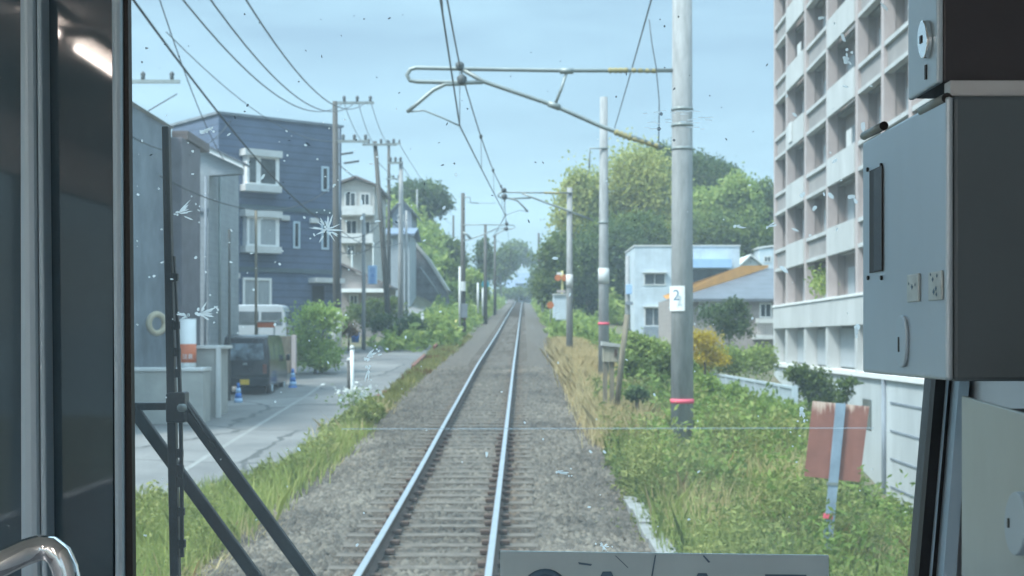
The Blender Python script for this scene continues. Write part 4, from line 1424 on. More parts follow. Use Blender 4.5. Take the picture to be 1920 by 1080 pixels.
MB().hexa([(a.x, a.y, zt), (fd.b.x, fd.b.y, zt), (fd.b.x - 6, fd.b.y, zt), (a.x - 6, a.y, zt), (a.x + 0.1, a.y, zt + 0.06), (fd.b.x + 0.1, fd.b.y, zt + 0.06), (fd.b.x - 6, fd.b.y, zt + 0.06), (a.x - 6, a.y, zt + 0.06)]).build('coping', M['concrete'], gb)
# ring hung on the wall
c = P(297, 607, 37.6)
mb = MB()
mb.tube([c + Vector((-0.02, 0.17 * math.cos(t * math.pi / 10), 0.26 * math.sin(t * math.pi / 10))) + Vector((0.17 * math.cos(t * math.pi / 10), -0.1, 0)) for t in range(21)], 0.085, 8)
tag(mb.build('wall_ring', M['beige']), 'beige ring hanging on the blue grey wall behind the wiper', 'ring')

# concrete walls of the parking lot
w1 = thing('concrete_wall', 'lower pale concrete wall block nearest the road behind the wiper', 'wall', P(320, 800, 33.5), 'concrete walls of the parking lot')
MB().box(P(180, 0, 33.5).x, P(381, 0, 33.5).x, 33.5, 34.3, P(0, 830, 33.5).z, P(0, 696, 33.5).z).build('block', M['concrete'], w1, 0.02)
MB().box(P(180, 0, 33.5).x, P(383, 0, 33.5).x, 33.46, 34.34, P(0, 696, 33.5).z + 0.001, P(0, 690, 33.5).z).build('coping', M['offwhite'], w1, 0.01)
w2 = thing('concrete_wall', 'taller pale concrete wall block behind the lower one', 'wall', P(400, 790, 35.2), 'concrete walls of the parking lot')
MB().box(P(364, 0, 35.2).x, P(404.8, 0, 35.2).x, 35.2, 36.7, P(0, 830, 35.2).z, P(0, 654, 35.2).z).build('block', M['concrete'], w2, 0.02)
MB().box(P(405, 0, 35.1).x, P(413, 0, 35.1).x, 35.1, 35.2, P(0, 820, 35.1).z, P(0, 650, 35.1).z).build('edge_post', M['offwhite'], w2)
MB().box(P(364, 0, 35.2).x, P(414, 0, 35.2).x, 35.14, 36.7, P(0, 654, 35.2).z + 0.001, P(0, 648, 35.2).z).build('coping', M['offwhite'], w2, 0.01)
sp = thing('sleeved_post', 'stout white post with an orange panel standing behind the low concrete wall', 'post', P(352, 700, 34.6))
MB().tube([P(352, 740, 34.6), P(352, 598, 34.6)], 0.205, 20).build('shaft', M['white'], sp)
MB().tube([P(352, 680, 34.6), P(352, 645, 34.6)], 0.211, 20).build('orange_panel', M['orange_red'], sp)
q = P(352, 672, 34.6 - 0.22)
text_mesh('lettering', '注意', 0.13, M['white'], sp, q, (math.radians(90), 0, 0))

# houses further along the road
def gable_house(name, label, px0, px1, d, y_eave, y_ridge, y_base, depth, wall, roof, wins=(), ridge_px=None, over=0.35, ridge_dir='y'):
    f = Face(px0, d, px1, d)
    zb, ze, zr = P(0, y_base, d).z, P(0, y_eave, d).z, P(0, y_ridge, d).z
    root = thing(name, label, 'house', f.w(f.len / 2, zb))
    x0, x1 = f.a.x, f.b.x
    mb = MB()
    if ridge_dir == 'y':
        xm = P(ridge_px, 0, d).x if ridge_px else (x0 + x1) / 2
        mb.prism([(x0, d, zb), (x1, d, zb), (x1, d, ze), (xm, d, zr - 0.1), (x0, d, ze)], (0, depth, 0))
        mb.build('wall', M[wall], root)
        r = MB()
        k0 = (zr - ze) / max(xm - x0, 0.01)
        k1 = (zr - ze) / max(x1 - xm, 0.01)
        r.prism([(x0 - over, d - over, ze - k0 * over), (xm, d - over, zr), (xm, d - over, zr + 0.14), (x0 - over, d - over, ze - k0 * over + 0.14)], (0, depth + 2 * over, 0))
        r.prism([(xm, d - over, zr), (x1 + over, d - over, ze - k1 * over), (x1 + over, d - over, ze - k1 * over + 0.14), (xm, d - over, zr + 0.14)], (0, depth + 2 * over, 0))
        r.build('roof', M[roof], root)
    else:
        mb.prism([(x0, d, zb), (x0, d + depth, zb), (x0, d + depth, ze), (x0, d + depth / 2, zr - 0.1), (x0, d, ze)], (x1 - x0, 0, 0))
        mb.build('wall', M[wall], root)
        r = MB()
        k = (zr - ze) / (depth / 2)
        r.prism([(x0 - over, d - over, ze - k * over), (x0 - over, d + depth / 2, zr), (x0 - over, d + depth / 2, zr + 0.14), (x0 - over, d - over, ze - k * over + 0.14)], (x1 - x0 + 2 * over, 0, 0))
        r.prism([(x0 - over, d + depth / 2, zr), (x0 - over, d + depth + over, ze - k * over), (x0 - over, d + depth + over, ze - k * over + 0.14), (x0 - over, d + depth / 2, zr + 0.14)], (x1 - x0 + 2 * over, 0, 0))
        r.build('roof', M[roof], root)
    for wv in wins:
        window(f, root, *wv[:4], wv[4] if len(wv) > 4 else 'offwhite', wv[5] if len(wv) > 5 else 'glass_mid', 0.08, 0.05, 1 if wv[2] - wv[0] > 12 else 0)
    return root, f


r, f = gable_house('balcony_house', 'tall beige house with balconies and a low gabled roof behind the tall utility pole', 628, 702, 88, 348, 334, 640, 8, 'cream_wall', 'roof_brown',
                   [(646, 360, 668, 388, 'offwhite', 'glass_dark'), (675, 362, 694, 386, 'offwhite', 'glass_dark'), (648, 412, 670, 440, 'offwhite', 'glass_dark'), (676, 414, 695, 440, 'offwhite', 'glass_dark'), (650, 458, 666, 480)], 668)
for (ya, yb) in ((389, 402), (440, 454)):
    t0, t1, z0, z1 = f.rect(640, ya, 702, yb)
    mb = MB()
    f.slab(mb, t0, t1, z0, z1, 0.9, 1.0)
    f.slab(mb, t0, t1, z0 - 0.12, z0, -0.02, 1.0)
    b = mb.build('balcony', M['offwhite'], r)
r, f = gable_house('small_house', 'low house with a bright white eave and tan gable beside the upright sign', 622, 722, 76, 535, 497, 640, 7, 'tan_wall', 'roof_brown',
                   [(688, 556, 706, 578), (655, 552, 672, 572)], 640)
mb = MB()
t0, t1, z0, z1 = f.rect(642, 542, 724, 549)
f.slab(mb, t0, t1, z0, z1, -0.02, 0.9)
mb.build('white_eave', M['white'], r)
gable_house('blue_roof_house', 'house with a pale blue roof behind the utility poles', 694, 768, 104, 440, 424, 600, 7, 'grey_wall', 'roof_blue', [(722, 448, 736, 462, 'offwhite', 'glass_dark')], None, 0.4, 'x')
gable_house('grey_roof_house', 'grey house with small windows under the spreading tree', 736, 772, 112, 395, 376, 520, 6, 'slate_wall', 'roof_grey', [(745, 402, 757, 416, 'offwhite', 'glass_dark')], None)
gable_house('distant_house', 'hazy distant tan house with a blue grey roof above the vanishing rails', 950, 990, 300, 540, 524, 575, 10, 'tan_wall', 'roof_blue', [(968, 546, 978, 556)], None, 0.8, 'x')
gable_house('distant_house', 'hazy distant pale house beside and slightly right of the tan one', 972, 1004, 285, 530, 512, 575, 8, 'pale_wall', 'roof_blue', [], None, 0.6, 'x')

# stone faced retaining wall with a slope
rw = thing('retaining_wall', 'dark stone faced retaining wall sloping down towards the level crossing', 'wall', P(770, 590, 112))
MB().prism([P(690, 600, 112), P(838, 600, 112), P(838, 546, 112), P(800, 486, 112), P(762, 440, 112), P(735, 436, 112), P(690, 455, 112)], (0, 4, 0)).build('facing', M['block_wall'], rw)
MB().prism([P(838, 547, 111.8), P(800, 487, 111.8), P(762, 441, 111.8), P(764, 436, 111.8), P(803, 482, 111.8), P(842, 544, 111.8)], (0, 4.2, 0)).build('coping', M['concrete'], rw)
MB().tube([P(826, 556, 111.5), P(788, 500, 111.5)], 0.06, 6).build('handrail', M['galv'], rw)

# upright sign
sg = thing('shop_sign', 'upright blue and white sign on the thin grey pole', 'sign', P(699, 535, 63.5))
MB().box(P(690, 0, 63.5).x, P(707, 0, 63.5).x, 63.4, 63.55, P(0, 533, 63.5).z, P(0, 498, 63.5).z).build('panel', M['blue_pale'], sg, 0.02)
MB().box(P(682, 0, 63.5).x, P(691, 0, 63.5).x, 63.44, 63.5, P(0, 512, 63.5).z - 0.03, P(0, 512, 63.5).z).build('bracket', M['galv'], sg)
for k in range(3):
    q = P(698.5, 511 + 10 * k, 63.38)
    text_mesh('character', '日本田'[k], 0.26, M['blue'], sg, q, (math.radians(90), 0, 0))

# pale flat roofed house on the right
fw = Face(1190, 100, 1387, 100)
zb, zt = P(0, 660, 100).z, P(0, 462, 100).z
ph_ = thing('flat_roofed_house', 'pale blue white flat roofed house behind the numbered pole', 'house', fw.w(3.5, zb))
house_body(fw, 0, fw.len, zb, zt, 8).build('wall', M['pale_wall'], ph_)
mb = MB()
fw.slab(mb, -0.06, fw.len + 0.06, zt, zt + 0.10, -8.06, 0.06)
mb.build('parapet', M['offwhite'], ph_)
window(fw, ph_, 1207, 512, 1248, 535, 'offwhite', 'glass_mid', 0.08, 0.05, 1, True)
window(fw, ph_, 1208, 576, 1242, 612, 'offwhite', 'glass_mid', 0.08, 0.05, 1, True)
t0, t1, z0, z1 = fw.rect(1290, 487, 1368, 503)
mb = MB()
fw.slab(mb, t0, t1, z0, z1, -0.02, 1.0)
bal = mb.build('balcony', M['blue_pale'], ph_)
t0, t1, z0, z1 = fw.rect(1298, 505, 1366, 530)
mb = MB()
fw.slab(mb, t0, t1, z0, z1, -0.02, 0.03)
mb.build('balcony_door', M['glass_mid'], ph_)
t0, t1, z0, z1 = fw.rect(1206, 614, 1250, 640)
mb = MB()
fw.slab(mb, t0, t1, z0, z1, -0.02, 0.5)
mb.build('porch', M['slate_wall'], ph_)
ut = thing('utility_pole', 'pale utility pole with blue boxes at the left corner of the flat roofed house', 'pole', P(1177, 640, 92))
MB().tube([P(1177, 660, 92), P(1177, 480, 92)], [0.2, 0.15], 12).build('shaft', M['pole'], ut)
MB().box(P(1173, 0, 92).x, P(1184, 0, 92).x, 91.5, 91.8, P(0, 552, 92).z, P(0, 534, 92).z).build('blue_box', M['blue_pale'], ut, 0.02)
MB().box(P(1172, 0, 92).x, P(1186, 0, 92).x, 91.6, 91.8, P(0, 572, 92).z, P(0, 566, 92).z).build('bracket', M['slate_wall'], ut)

# house with orange roof edge
D = 80.0
oh = thing('tiled_house', 'house with a grey hipped roof and a bright orange roof edge beside the apartment block', 'house', P(1370, 640, D))
ze, zr = P(0, 560, D).z, P(0, 503, D + 4.3).z
xl, xr = P(1264, 0, D).x, P(1475, 0, D).x
xrl = P(1440, 0, D + 4.3).x
MB().box(P(1262, 0, D).x, P(1480, 0, D).x, D + 0.5, D + 8, P(0, 690, D).z, ze).build('wall', M['tan_wall'], oh)
rf = MB()
rf.add([(xl, D, ze), (xr + 2, D, ze), (xr + 2, D + 4.3, zr), (xrl, D + 4.3, zr), (xl, D, ze - 0.16), (xr + 2, D, ze - 0.16), (xl, D + 8.6, ze), (xr + 2, D + 8.6, ze)],
       [(0, 1, 2, 3), (0, 4, 5, 1), (3, 2, 7, 6)])
rf.build('roof', M['roof_grey'], oh)
og = MB()
og.prism([P(x_, y_, D - 0.14 + 4.3 * max(0, (x_ - 1252) / 188)) for x_, y_ in ((1243, 555), (1250, 561), (1300, 550), (1440, 502), (1441, 497), (1392, 498), (1300, 530))], (0, 0.12, 0))
og.build('orange_roof_edge', M['orange'], oh)
fo = Face(1262, D + 0.5, 1480, D + 0.5)
window(fo, oh, 1424, 568, 1447, 596, 'white', 'glass_dark', 0.08, 0.05, 1)
window(fo, oh, 1310, 566, 1350, 590, 'white', 'curtain', 0.08, 0.05, 1)
t0, t1, z0, z1 = fo.rect(1416, 597, 1450, 606)
mb = MB()
fo.slab(mb, t0, t1, z0, z1, -0.02, 0.8)
for k in range(9):
    tt = t0 + (t1 - t0) * k / 8
    fo.slab(mb, tt - 0.015, tt + 0.015, z0 - 0.7, z0, 0.75, 0.79)
mb.build('balcony', M['offwhite'], oh)
t0, t1, z0, z1 = fo.rect(1410, 628, 1452, 636)
mb = MB()
fo.slab(mb, t0, t1, z0, z1, -0.02, 1.0)
mb.build('lower_canopy', M['offwhite'], oh)
gable_house('gabled_house', 'small white gabled roof peeping out above the orange roof edge', 1392, 1424, 108, 494, 480, 600, 6, 'offwhite', 'offwhite', [(1404, 488, 1410, 494, 'offwhite', 'glass_dark')], 1407)
gable_house('pale_house', 'pale house corner between the gabled roof and the apartment block', 1424, 1470, 112, 466, 463, 600, 6, 'pale_wall', 'offwhite', [(1432, 480, 1446, 492)], 1447, 0.1)

# ------------------------------------------------------------------ apartment block
AX, AK = 11.525, 0.0288


def AF(d, i, z):
    return Vector((AX + AK * d + i, d - AK * i, z + H))


def aslab(mb, d0, d1, i0, i1, z0, z1):
    return mb.hexa([AF(d0, i0, z0), AF(d1, i0, z0), AF(d1, i1, z0), AF(d0, i1, z0), AF(d0, i0, z1), AF(d1, i0, z1), AF(d1, i1, z1), AF(d0, i1, z1)])


ap = thing('apartment_block', 'tall apartment block with rows of recessed balconies on the right', 'apartment building', AF(50, 2, -7))
cols = [71.5, 67.8, 62.8, 57.8, 52.2, 48.1, 44.4, 40.6, 36.8, 33.0]
SH = 2.867
NF = 6
hz = [3.468 + SH * k for k in range(NF + 1)]
TOP = hz[-1] + 1.2
mb = MB()
aslab(mb, 71.5, 33, 0.66, 13, -7, TOP)
mb.build('back_wall', M['apt_tile'], ap)
mb = MB()
aslab(mb, 71.9, 71.55, -0.02, 13, -7, TOP)
mb.build('end_wall', M['apt_pale'], ap)
for i, d in enumerate(cols):
    mb = MB()
    aslab(mb, d + 0.20, d - 0.20, -0.06, 0.34, 1.64, TOP)
    mb.build('column', M['apt_pink'], ap)
    mb = MB()
    aslab(mb, d + 0.17, d - 0.17, 0.34, 0.66, 1.64, TOP)
    mb.build('divider', M['apt_tile'], ap)
    mb = MB()
    aslab(mb, d + 0.24, d - 0.24, -0.07, 0.5, -1.23, 0.52)
    mb.build('column', M['apt_pale'], ap)
for k, z in enumerate(hz):
    mb = MB()
    aslab(mb, 71.5, 33, 0.36, 0.66, z - 0.02, z + 0.16)
    mb.build('floor_slab', M['soffit'], ap)
    for i in range(len(cols) - 2):
        da, db = cols[i] - 0.205, cols[i + 1] + 0.205
        if i in (1, 3):
            mb = MB()
            aslab(mb, da, db, -0.12, 0.02, z - 0.05, z + 1.08)
            mb.build('balcony_panel', M['apt_pale'], ap)
        else:
            mb = MB()
            aslab(mb, da, db, 0.06, 0.2, z + 0.1, z + 0.90)
            o = mb.build('balcony_panel', M['apt_grey'], ap)
            mb = MB()
            aslab(mb, da, db, -0.05, 0.24, z + 0.90, z + 1.06)
            aslab(mb, da, db, -0.05, 0.24, z - 0.05, z + 0.10)
            mb.build('ledge', M['apt_pale'], o)
rs = random.Random(3)
for k in range(-1, NF):
    z0 = (hz[k] if k >= 0 else 1.64 - 0.98) + 1.0
    for i in range(len(cols) - 2):
        da, db = cols[i] - 0.3, cols[i + 1] + 0.3
        wd = da - db
        a = da - wd * rs.uniform(0.10, 0.17)
        b = a - wd * 0.24
        mb = MB()
        aslab(mb, a, b, 0.60, 0.662, z0 - 0.9, z0 + 1.25)
        o = mb.build('balcony_window', M['curtain'], ap)
        mb = MB()
        aslab(mb, b - 0.02, b - wd * 0.22, 0.62, 0.661, z0 - 0.9, z0 + 1.25)
        mb.build('dark_pane', M['glass_dark'], o)
# ground floor
mb = MB()
aslab(mb, 71.5, 33, -0.13, 0.7, 0.52, 1.638)
mb.build('white_band', M['apt_pale'], ap)
mb = MB()
aslab(mb, 71.5, 33, -0.18, 0.1, 1.60, 1.70)
mb.build('band_ledge', M['white'], ap)
mb = MB()
aslab(mb, 71.5, 33, 0.55, 0.65, -1.23, 0.52)
mb.build('recess_wall', M['soffit'], ap)
for i in range(len(cols) - 2):
    mb = MB()
    aslab(mb, cols[i] - 0.3, cols[i + 1] + 0.3, 0.42, 0.55, -1.15, 0.42)
    o = mb.build('ground_window', M['curtain'], ap)
mb = MB()
aslab(mb, 71.5, 33, -0.16, 0.7, -1.40, -1.23)
mb.build('sill_ledge', M['white'], ap)
mb = MB()
aslab(mb, 71.5, 20, -0.04, 1.0, -7.5, -1.40)
aslab(mb, 33, 20, -0.04, 6, -1.40, 3.0)
mb.build('base_wall', M['base_wall'], ap)
for z in (-2.2, -3.15, -4.1, -5.05):
    mb = MB()
    aslab(mb, 47.0, 30, -0.07, -0.03, z, z + 0.07)
    mb.build('wall_joint', M['slate_wall'], ap)
mb = MB()
mb.tube([AF(47.7, -0.1, -6.6), AF(47.7, -0.1, -1.42)], 0.09, 8)
mb.build('drainpipe', M['slate_wall'], ap)
mb = MB()
aslab(mb, 51.2, 49.8, -0.06, 0.0, -3.3, -2.2)
mb.build('basement_window', M['glass_mid'], ap)
mb = MB()
aslab(mb, 46.8, 30, -0.45, -0.04, -6.2, -5.6)
mb.build('plinth', M['apt_pale'], ap)
# things hung out on the balconies
for (dd_, k_, col_, lb_) in ((65.6, 3, 'offwhite', 'pale sheet hung out on an upper balcony of the apartment block'), (55.2, 4, 'curtain', 'grey towel hung out high on the apartment block'),
                             (54.6, 1, 'offwhite', 'pale shirt hung out on a lower balcony of the apartment block'), (66.2, 2, 'offwhite', 'light cloth draped over a balcony panel of the apartment block')):
    mb_ = MB()
    zt_ = hz[k_] + 1.9 if k_ != 2 else hz[k_] + 1.12
    aslab(mb_, dd_ + 0.45, dd_ - 0.45, (0.16 if k_ != 2 else -0.17), (0.19 if k_ != 2 else -0.13), zt_ - 0.95, zt_)
    tag(mb_.build('laundry', M[col_]), lb_, 'laundry')
# plants on a balcony
c = np.array([AF(60.2, 0.3, hz[0] - 2.867 + 1.9)]) + np.random.default_rng(4).normal(size=(500, 3)) * np.array([0.25, 0.7, 0.32])
o = quads_object('balcony_plant', leaf_quads(c, 0.22, 0.3, 0.5), M['leaf_lime'])
tag(o, 'leafy green potted plant on the lowest balcony of the apartment block', 'plant')


# ================================================================== VEHICLES
def kei_van(name, label, body_m, x, y, z, rot, length=3.4, width=1.475, height=1.84, cargo=True):
    """local: +Y is forward"""
    root = thing(name, label, 'van', (0, 0, 0))
    hw = width / 2
    prof = [(-length / 2, 0.30), (-length / 2, 0.62), (-length / 2 + 0.02, 0.95), (-length / 2 + 0.07, 1.45), (-length / 2 + 0.16, 1.78), (-length / 2 + 0.32, height),
            (0.75, height), (1.0, height - 0.07), (1.42, 1.12), (1.60, 0.98), (length / 2 - 0.02, 0.80), (length / 2, 0.55), (length / 2 - 0.03, 0.30)]

    def wid(zz):
        return hw * (1.0 if zz < 0.95 else 1.0 - 0.13 * (zz - 0.95) / 0.9)
    mb = MB()
    n = len(prof)
    L_ = [(-wid(zz), yy, zz) for yy, zz in prof]
    R_ = [(wid(zz), yy, zz) for yy, zz in prof]
    mb.add(L_ + R_, [tuple(range(n)), tuple(range(2 * n - 1, n - 1, -1))] + [(i, n + i, n + (i + 1) % n, (i + 1) % n) for i in range(n)])
    mb.build('body', body_m, root, 0.05, 3)

    def sidepane(side, y0, y1, z0, z1, slant=0.0):
        m2 = MB()
        pts_ = [(y0, z0), (y1, z0), (y1 - slant, z1), (y0, z1)]
        inn = [(side * (wid(zz) - 0.02), yy, zz) for yy, zz in pts_]
        ou = [(side * (wid(zz) + 0.006), yy, zz) for yy, zz in pts_]
        m2.hexa(inn + ou)
        return m2.build('side_window', M['glass_mid'], root)
    for sd_ in (-1, 1):
        sidepane(sd_, 0.28, 1.28, 1.08, 1.58, 0.30)
        sidepane(sd_, -0.60, 0.18, 1.08, 1.58)
        sidepane(sd_, -1.48, -0.70, 1.08, 1.56)
    yb = -length / 2
    m2 = MB()
    m2.hexa([(-0.58, yb + 0.015, 1.08), (0.58, yb + 0.015, 1.08), (0.58, yb + 0.06, 1.08), (-0.58, yb + 0.06, 1.08), (-0.53, yb + 0.06, 1.58), (0.53, yb + 0.06, 1.58), (0.53, yb + 0.12, 1.58), (-0.53, yb + 0.12, 1.58)])
    m2.build('rear_window', M['van_glass'], root)
    m2 = MB()
    m2.hexa([(-0.62, 1.44, 1.14), (0.62, 1.44, 1.14), (0.62, 1.38, 1.10), (-0.62, 1.38, 1.10), (-0.56, 1.10, 1.66), (0.56, 1.10, 1.66), (0.56, 1.02, 1.62), (-0.56, 1.02, 1.62)])
    m2.build('windscreen', M['van_glass'], root)
    m2 = MB()
    m2.box(-hw + 0.02, hw - 0.02, yb - 0.06, yb + 0.05, 0.28, 0.56)
    m2.build('rear_bumper', M['rubber'], root, 0.03)
    m2 = MB()
    m2.box(-hw + 0.02, hw - 0.02, length / 2 - 0.06, length / 2 + 0.05, 0.28, 0.52)
    m2.build('front_bumper', body_m, root, 0.03)
    MB().box(-0.14, 0.14, yb - 0.075, yb - 0.062, 0.33, 0.49).build('number_plate', M['yellow'], root, 0.006)
    MB().box(-0.06, 0.06, yb - 0.012, yb + 0.01, 0.93, 0.99).build('tailgate_handle', M['galv'], root)
    for sd_ in (-1, 1):
        MB().box(sd_ * (hw - 0.14) - 0.06, sd_ * (hw - 0.14) + 0.06, yb - 0.012, yb + 0.06, 0.66, 0.95).build('tail_lamp', M['brown_red'], root, 0.015)
        MB().box(sd_ * (hw - 0.2) - 0.12, sd_ * (hw - 0.2) + 0.12, length / 2 - 0.05, length / 2 + 0.012, 0.62, 0.80).build('headlight', M['label'], root, 0.02)
        MB().box(sd_ * (hw + 0.10) - 0.06, sd_ * (hw + 0.10) + 0.06, 1.16, 1.24, 1.02, 1.22).build('door_mirror', body_m, root, 0.02)
    for (wy, sd_) in ((1.16, -1), (1.16, 1), (-1.12, -1), (-1.12, 1)):
        xx = sd_ * (hw - 0.10)
        ty = MB().tube([(xx - 0.085, wy, 0.27), (xx + 0.085, wy, 0.27)], 0.27, 24)
        tyo = ty.build('tyre', M['rubber'], root, 0.02)
        MB().tube([(xx + sd_ * 0.02, wy, 0.27), (xx + sd_ * 0.09, wy, 0.27)], [0.18, 0.16], 20).build('rim', M['alu'], tyo)
        MB().tube([(xx - 0.06 * sd_, wy, 0.30), (xx + 0.078 * sd_, wy, 0.30)], 0.32, 24).build('wheel_arch', M['black'], root)
    root.location = (x, y, z)
    root.rotation_euler = (0, 0, rot)
    return root


zv = H - (742 - 635) * 41.9 / F
kei_van('black_van', 'small black boxy van parked tail first beside the road between two blue cones', M['van_black'], -8.08, 41.95 + 1.72, zv, 0.0)
kei_van('white_van', 'small white boxy van parked sideways in front of the blue house', M['van_white'], P(462, 0, 54).x, 54, P(0, 572, 54).z - 1.84, math.radians(90))


def cone(px, py0, py1, d, label):
    b = P(px, py1, d)
    h = (py1 - py0) * d / F
    r = thing('traffic_cone', label, 'cone', b, 'traffic cones')
    MB().box(b.x - 0.19, b.x + 0.19, b.y - 0.19, b.y + 0.19, b.z, b.z + 0.04).build('base', M['blue'], r, 0.01)
    prof = [(0.15, 0.04), (0.04, h)]
    for k in range(5):
        t0, t1 = k / 5, (k + 1) / 5
        ra, rb = 0.15 + (0.035 - 0.15) * t0, 0.15 + (0.035 - 0.15) * t1
        MB().lathe((b.x, b.y, b.z + 0.04 + (h - 0.04) * t0), [(ra, 0), (rb, (h - 0.04) / 5)], 18).build('stripe', M['blue'] if k % 2 == 0 else M['blue_pale'], r)
    return r


cone(549, 691, 734, 44.5, 'blue and white striped cone right of the black van')
cone(447, 718, 768, 39.5, 'blue and white striped cone in front of the black van beside the concrete wall')
ob = thing('orange_box', 'flat orange storage box on a frame at the back of the white van', 'box', P(497, 614, 51.5))
MB().box(P(483, 0, 51.5).x, P(512, 0, 51.5).x, 51.4, 51.9, P(0, 614, 51.5).z, P(0, 604, 51.5).z).build('bin', M['orange_red'], ob, 0.03)
MB().box(P(480, 0, 51.5).x, P(515, 0, 51.5).x, 51.35, 51.95, P(0, 603.5, 51.5).z, P(0, 601.5, 51.5).z).build('lid', M['offwhite'], ob, 0.01)
for px in (482, 513):
    MB().box(P(px - 1, 0, 51.5).x, P(px + 1, 0, 51.5).x, 51.6, 51.66, P(0, 660, 51.5).z, P(0, 614.3, 51.5).z).build('leg', M['galv'], ob)
gw = thing('garden_wall', 'weathered grey brown garden wall with a pinkish gatepost left of the light green bush', 'wall', P(536, 690, 47.5))
MB().box(P(505, 0, 47.5).x, P(545, 0, 47.5).x, 47.5, 47.8, P(0, 700, 47.5).z, P(0, 630, 47.5).z).build('panel', M['wood'], gw, 0.02)
MB().box(P(547, 0, 47.5).x, P(556, 0, 47.5).x, 47.4, 47.6, P(0, 700, 47.5).z, P(0, 628, 47.5).z).build('gatepost', M['apt_pink'], gw, 0.02)

# ------------------------------------------------------------------ roadside things at the left
bn = thing('blue_bin', 'blue bin standing by the road below the thin grey pole', 'bin', P(666, 642, 64))
c = P(666, 642, 64)
MB().tube([c, c + Vector((0, 0, 0.42))], [0.17, 0.20], 14).build('tub', M['blue'], bn)
MB().tube([c + Vector((0, 0, 0.421)), c + Vector((0, 0, 0.47))], [0.215, 0.19], 14).build('lid', M['blue'], bn)
ws = thing('white_shelf', 'small white stand with pots beside the pale pole sleeve', 'stand', P(616, 655, 57.5))
for px in (609, 624):
    MB().box(P(px - 1, 0, 57.5).x, P(px + 1, 0, 57.5).x, 57.3, 57.7, P(0, 665, 57.5).z, P(0, 628, 57.5).z).build('leg', M['white'], ws)
MB().box(P(607, 0, 57.5).x, P(626, 0, 57.5).x, 57.25, 57.75, P(0, 628, 57.5).z + 0.001, P(0, 625, 57.5).z).build('top', M['white'], ws)
MB().box(P(610.5, 0, 57.5).x, P(622, 0, 57.5).x, 57.3, 57.7, P(0, 650, 57.5).z, P(0, 648, 57.5).z).build('shelf', M['brown_red'], ws)


def post(name, label, px, y0, y1, d, r, m, group=None, px_top=None, cap=None):
    b = P(px, y1, d)
    o = thing(name, label, 'post', b, group)
    MB().tube([b - Vector((0, 0, 0.3)), P(px_top if px_top is not None else px, y0, d)], r, 10).build('shaft', M[m], o)
    if cap:
        t = P(px_top if px_top is not None else px, y0, d)
        MB().lathe((t.x, t.y, t.z), [(r * 1.25, 0), (r * 1.25, 0.06), (r * 0.4, 0.10)], 10).build('cap', M[cap], o)
    return o


post('marker_post', 'slim white post rising from the white flowers at the edge of the road', 661, 655, 752, 33, 0.045, 'white', 'posts along the road edge', 660, 'offwhite')
post('marker_post', 'short dark grey post left of the slim white post', 654, 678, 722, 36, 0.045, 'pole_dark', 'posts along the road edge', None, 'offwhite')
post('marker_post', 'white post farther along the road edge beside the green clump', 792, 591, 646, 68, 0.07, 'offwhite', 'posts along the road edge', None, 'white')
post('marker_post', 'pale yellow post left of the dark trackside pole', 856, 600, 632, 74, 0.07, 'yellow_pale', 'posts near the crossing')
post('marker_post', 'pale thin post beyond the dark trackside pole', 896, 530, 585, 100, 0.07, 'offwhite', 'posts near the crossing')
post('marker_post', 'second pale thin post beside the round teal disc', 905, 540, 585, 104, 0.06, 'offwhite', 'posts near the crossing')
rbx = thing('red_box', 'small red brown cabinet at the end of the rusty kerb boards', 'cabinet', P(827, 614, 80))
MB().box(P(823, 0, 80).x, P(832, 0, 80).x, 79.8, 80.1, P(0, 622, 80).z, P(0, 598, 80).z).build('cabinet', M['brown_red'], rbx, 0.02)
MB().box(P(822.5, 0, 80).x, P(832.5, 0, 80).x, 79.77, 80.13, P(0, 598, 80).z + 0.001, P(0, 596.5, 80).z).build('cap', M['rust'], rbx)
for k, (a, b, lb, da, db) in enumerate((((798, 658), (836, 618), 'longest rusty brown kerb board near the red brown cabinet', 62, 78),
                                        ((757, 688), (774, 672), 'short rusty brown kerb board in the middle of the road edge', 50, 56),
                                        ((697, 742), (714, 722), 'short rusty brown kerb board nearest the slim white post', 36, 40))):
    p, q = P(*a, da), P(*b, db)
    for _v in (p, q):
        _v.x = tx(_v.y) - 3.12
        _v.z = rz(_v.y) + road_off(_v.y) + 0.02
    mb = MB()
    mb.hexa([p + Vector((-0.06, 0, -0.2)), p + Vector((0.06, 0, -0.2)), q + Vector((0.06, 0, -0.2)), q + Vector((-0.06, 0, -0.2)),
             p + Vector((-0.06, 0, 0.3)), p + Vector((0.06, 0, 0.3)), q + Vector((0.06, 0, 0.3)), q + Vector((-0.06, 0, 0.3))])
    tag(mb.build('kerb_board', M['brown_red']), lb, 'board', 'kerb boards along the road')

# round disc and crossing lights
td = thing('track_signal', 'round teal disc on a pale post left of the distant track', 'signal', P(910, 590, 112))
MB().tube([P(911, 600, 112), P(910, 516, 112)], 0.11, 10).build('post', M['offwhite'], td)
c = P(910, 533, 111.8)
MB().tube([c, c + Vector((0, -0.06, 0))], 0.32, 20).build('disc', M['teal'], td)
bp_ = thing('track_signal', 'pale post with a blue plate right of the distant track', 'signal', P(1013, 575, 112))
MB().tube([P(1018, 585, 112), P(1012, 525, 112)], 0.10, 10).build('post', M['offwhite'], bp_)
MB().box(P(1009, 0, 112).x, P(1017, 0, 112).x, 111.7, 111.8, P(0, 542, 112).z, P(0, 527, 112).z).build('plate', M['blue_pale'], bp_)
cs = thing('crossing_signal', 'level crossing signal with two orange red lamps beside the thin third pole', 'signal', P(1052, 580, 92))
MB().tube([P(1054, 600, 92), P(1054, 508, 92)], 0.07, 10).build('post', M['yellow_pale'], cs)
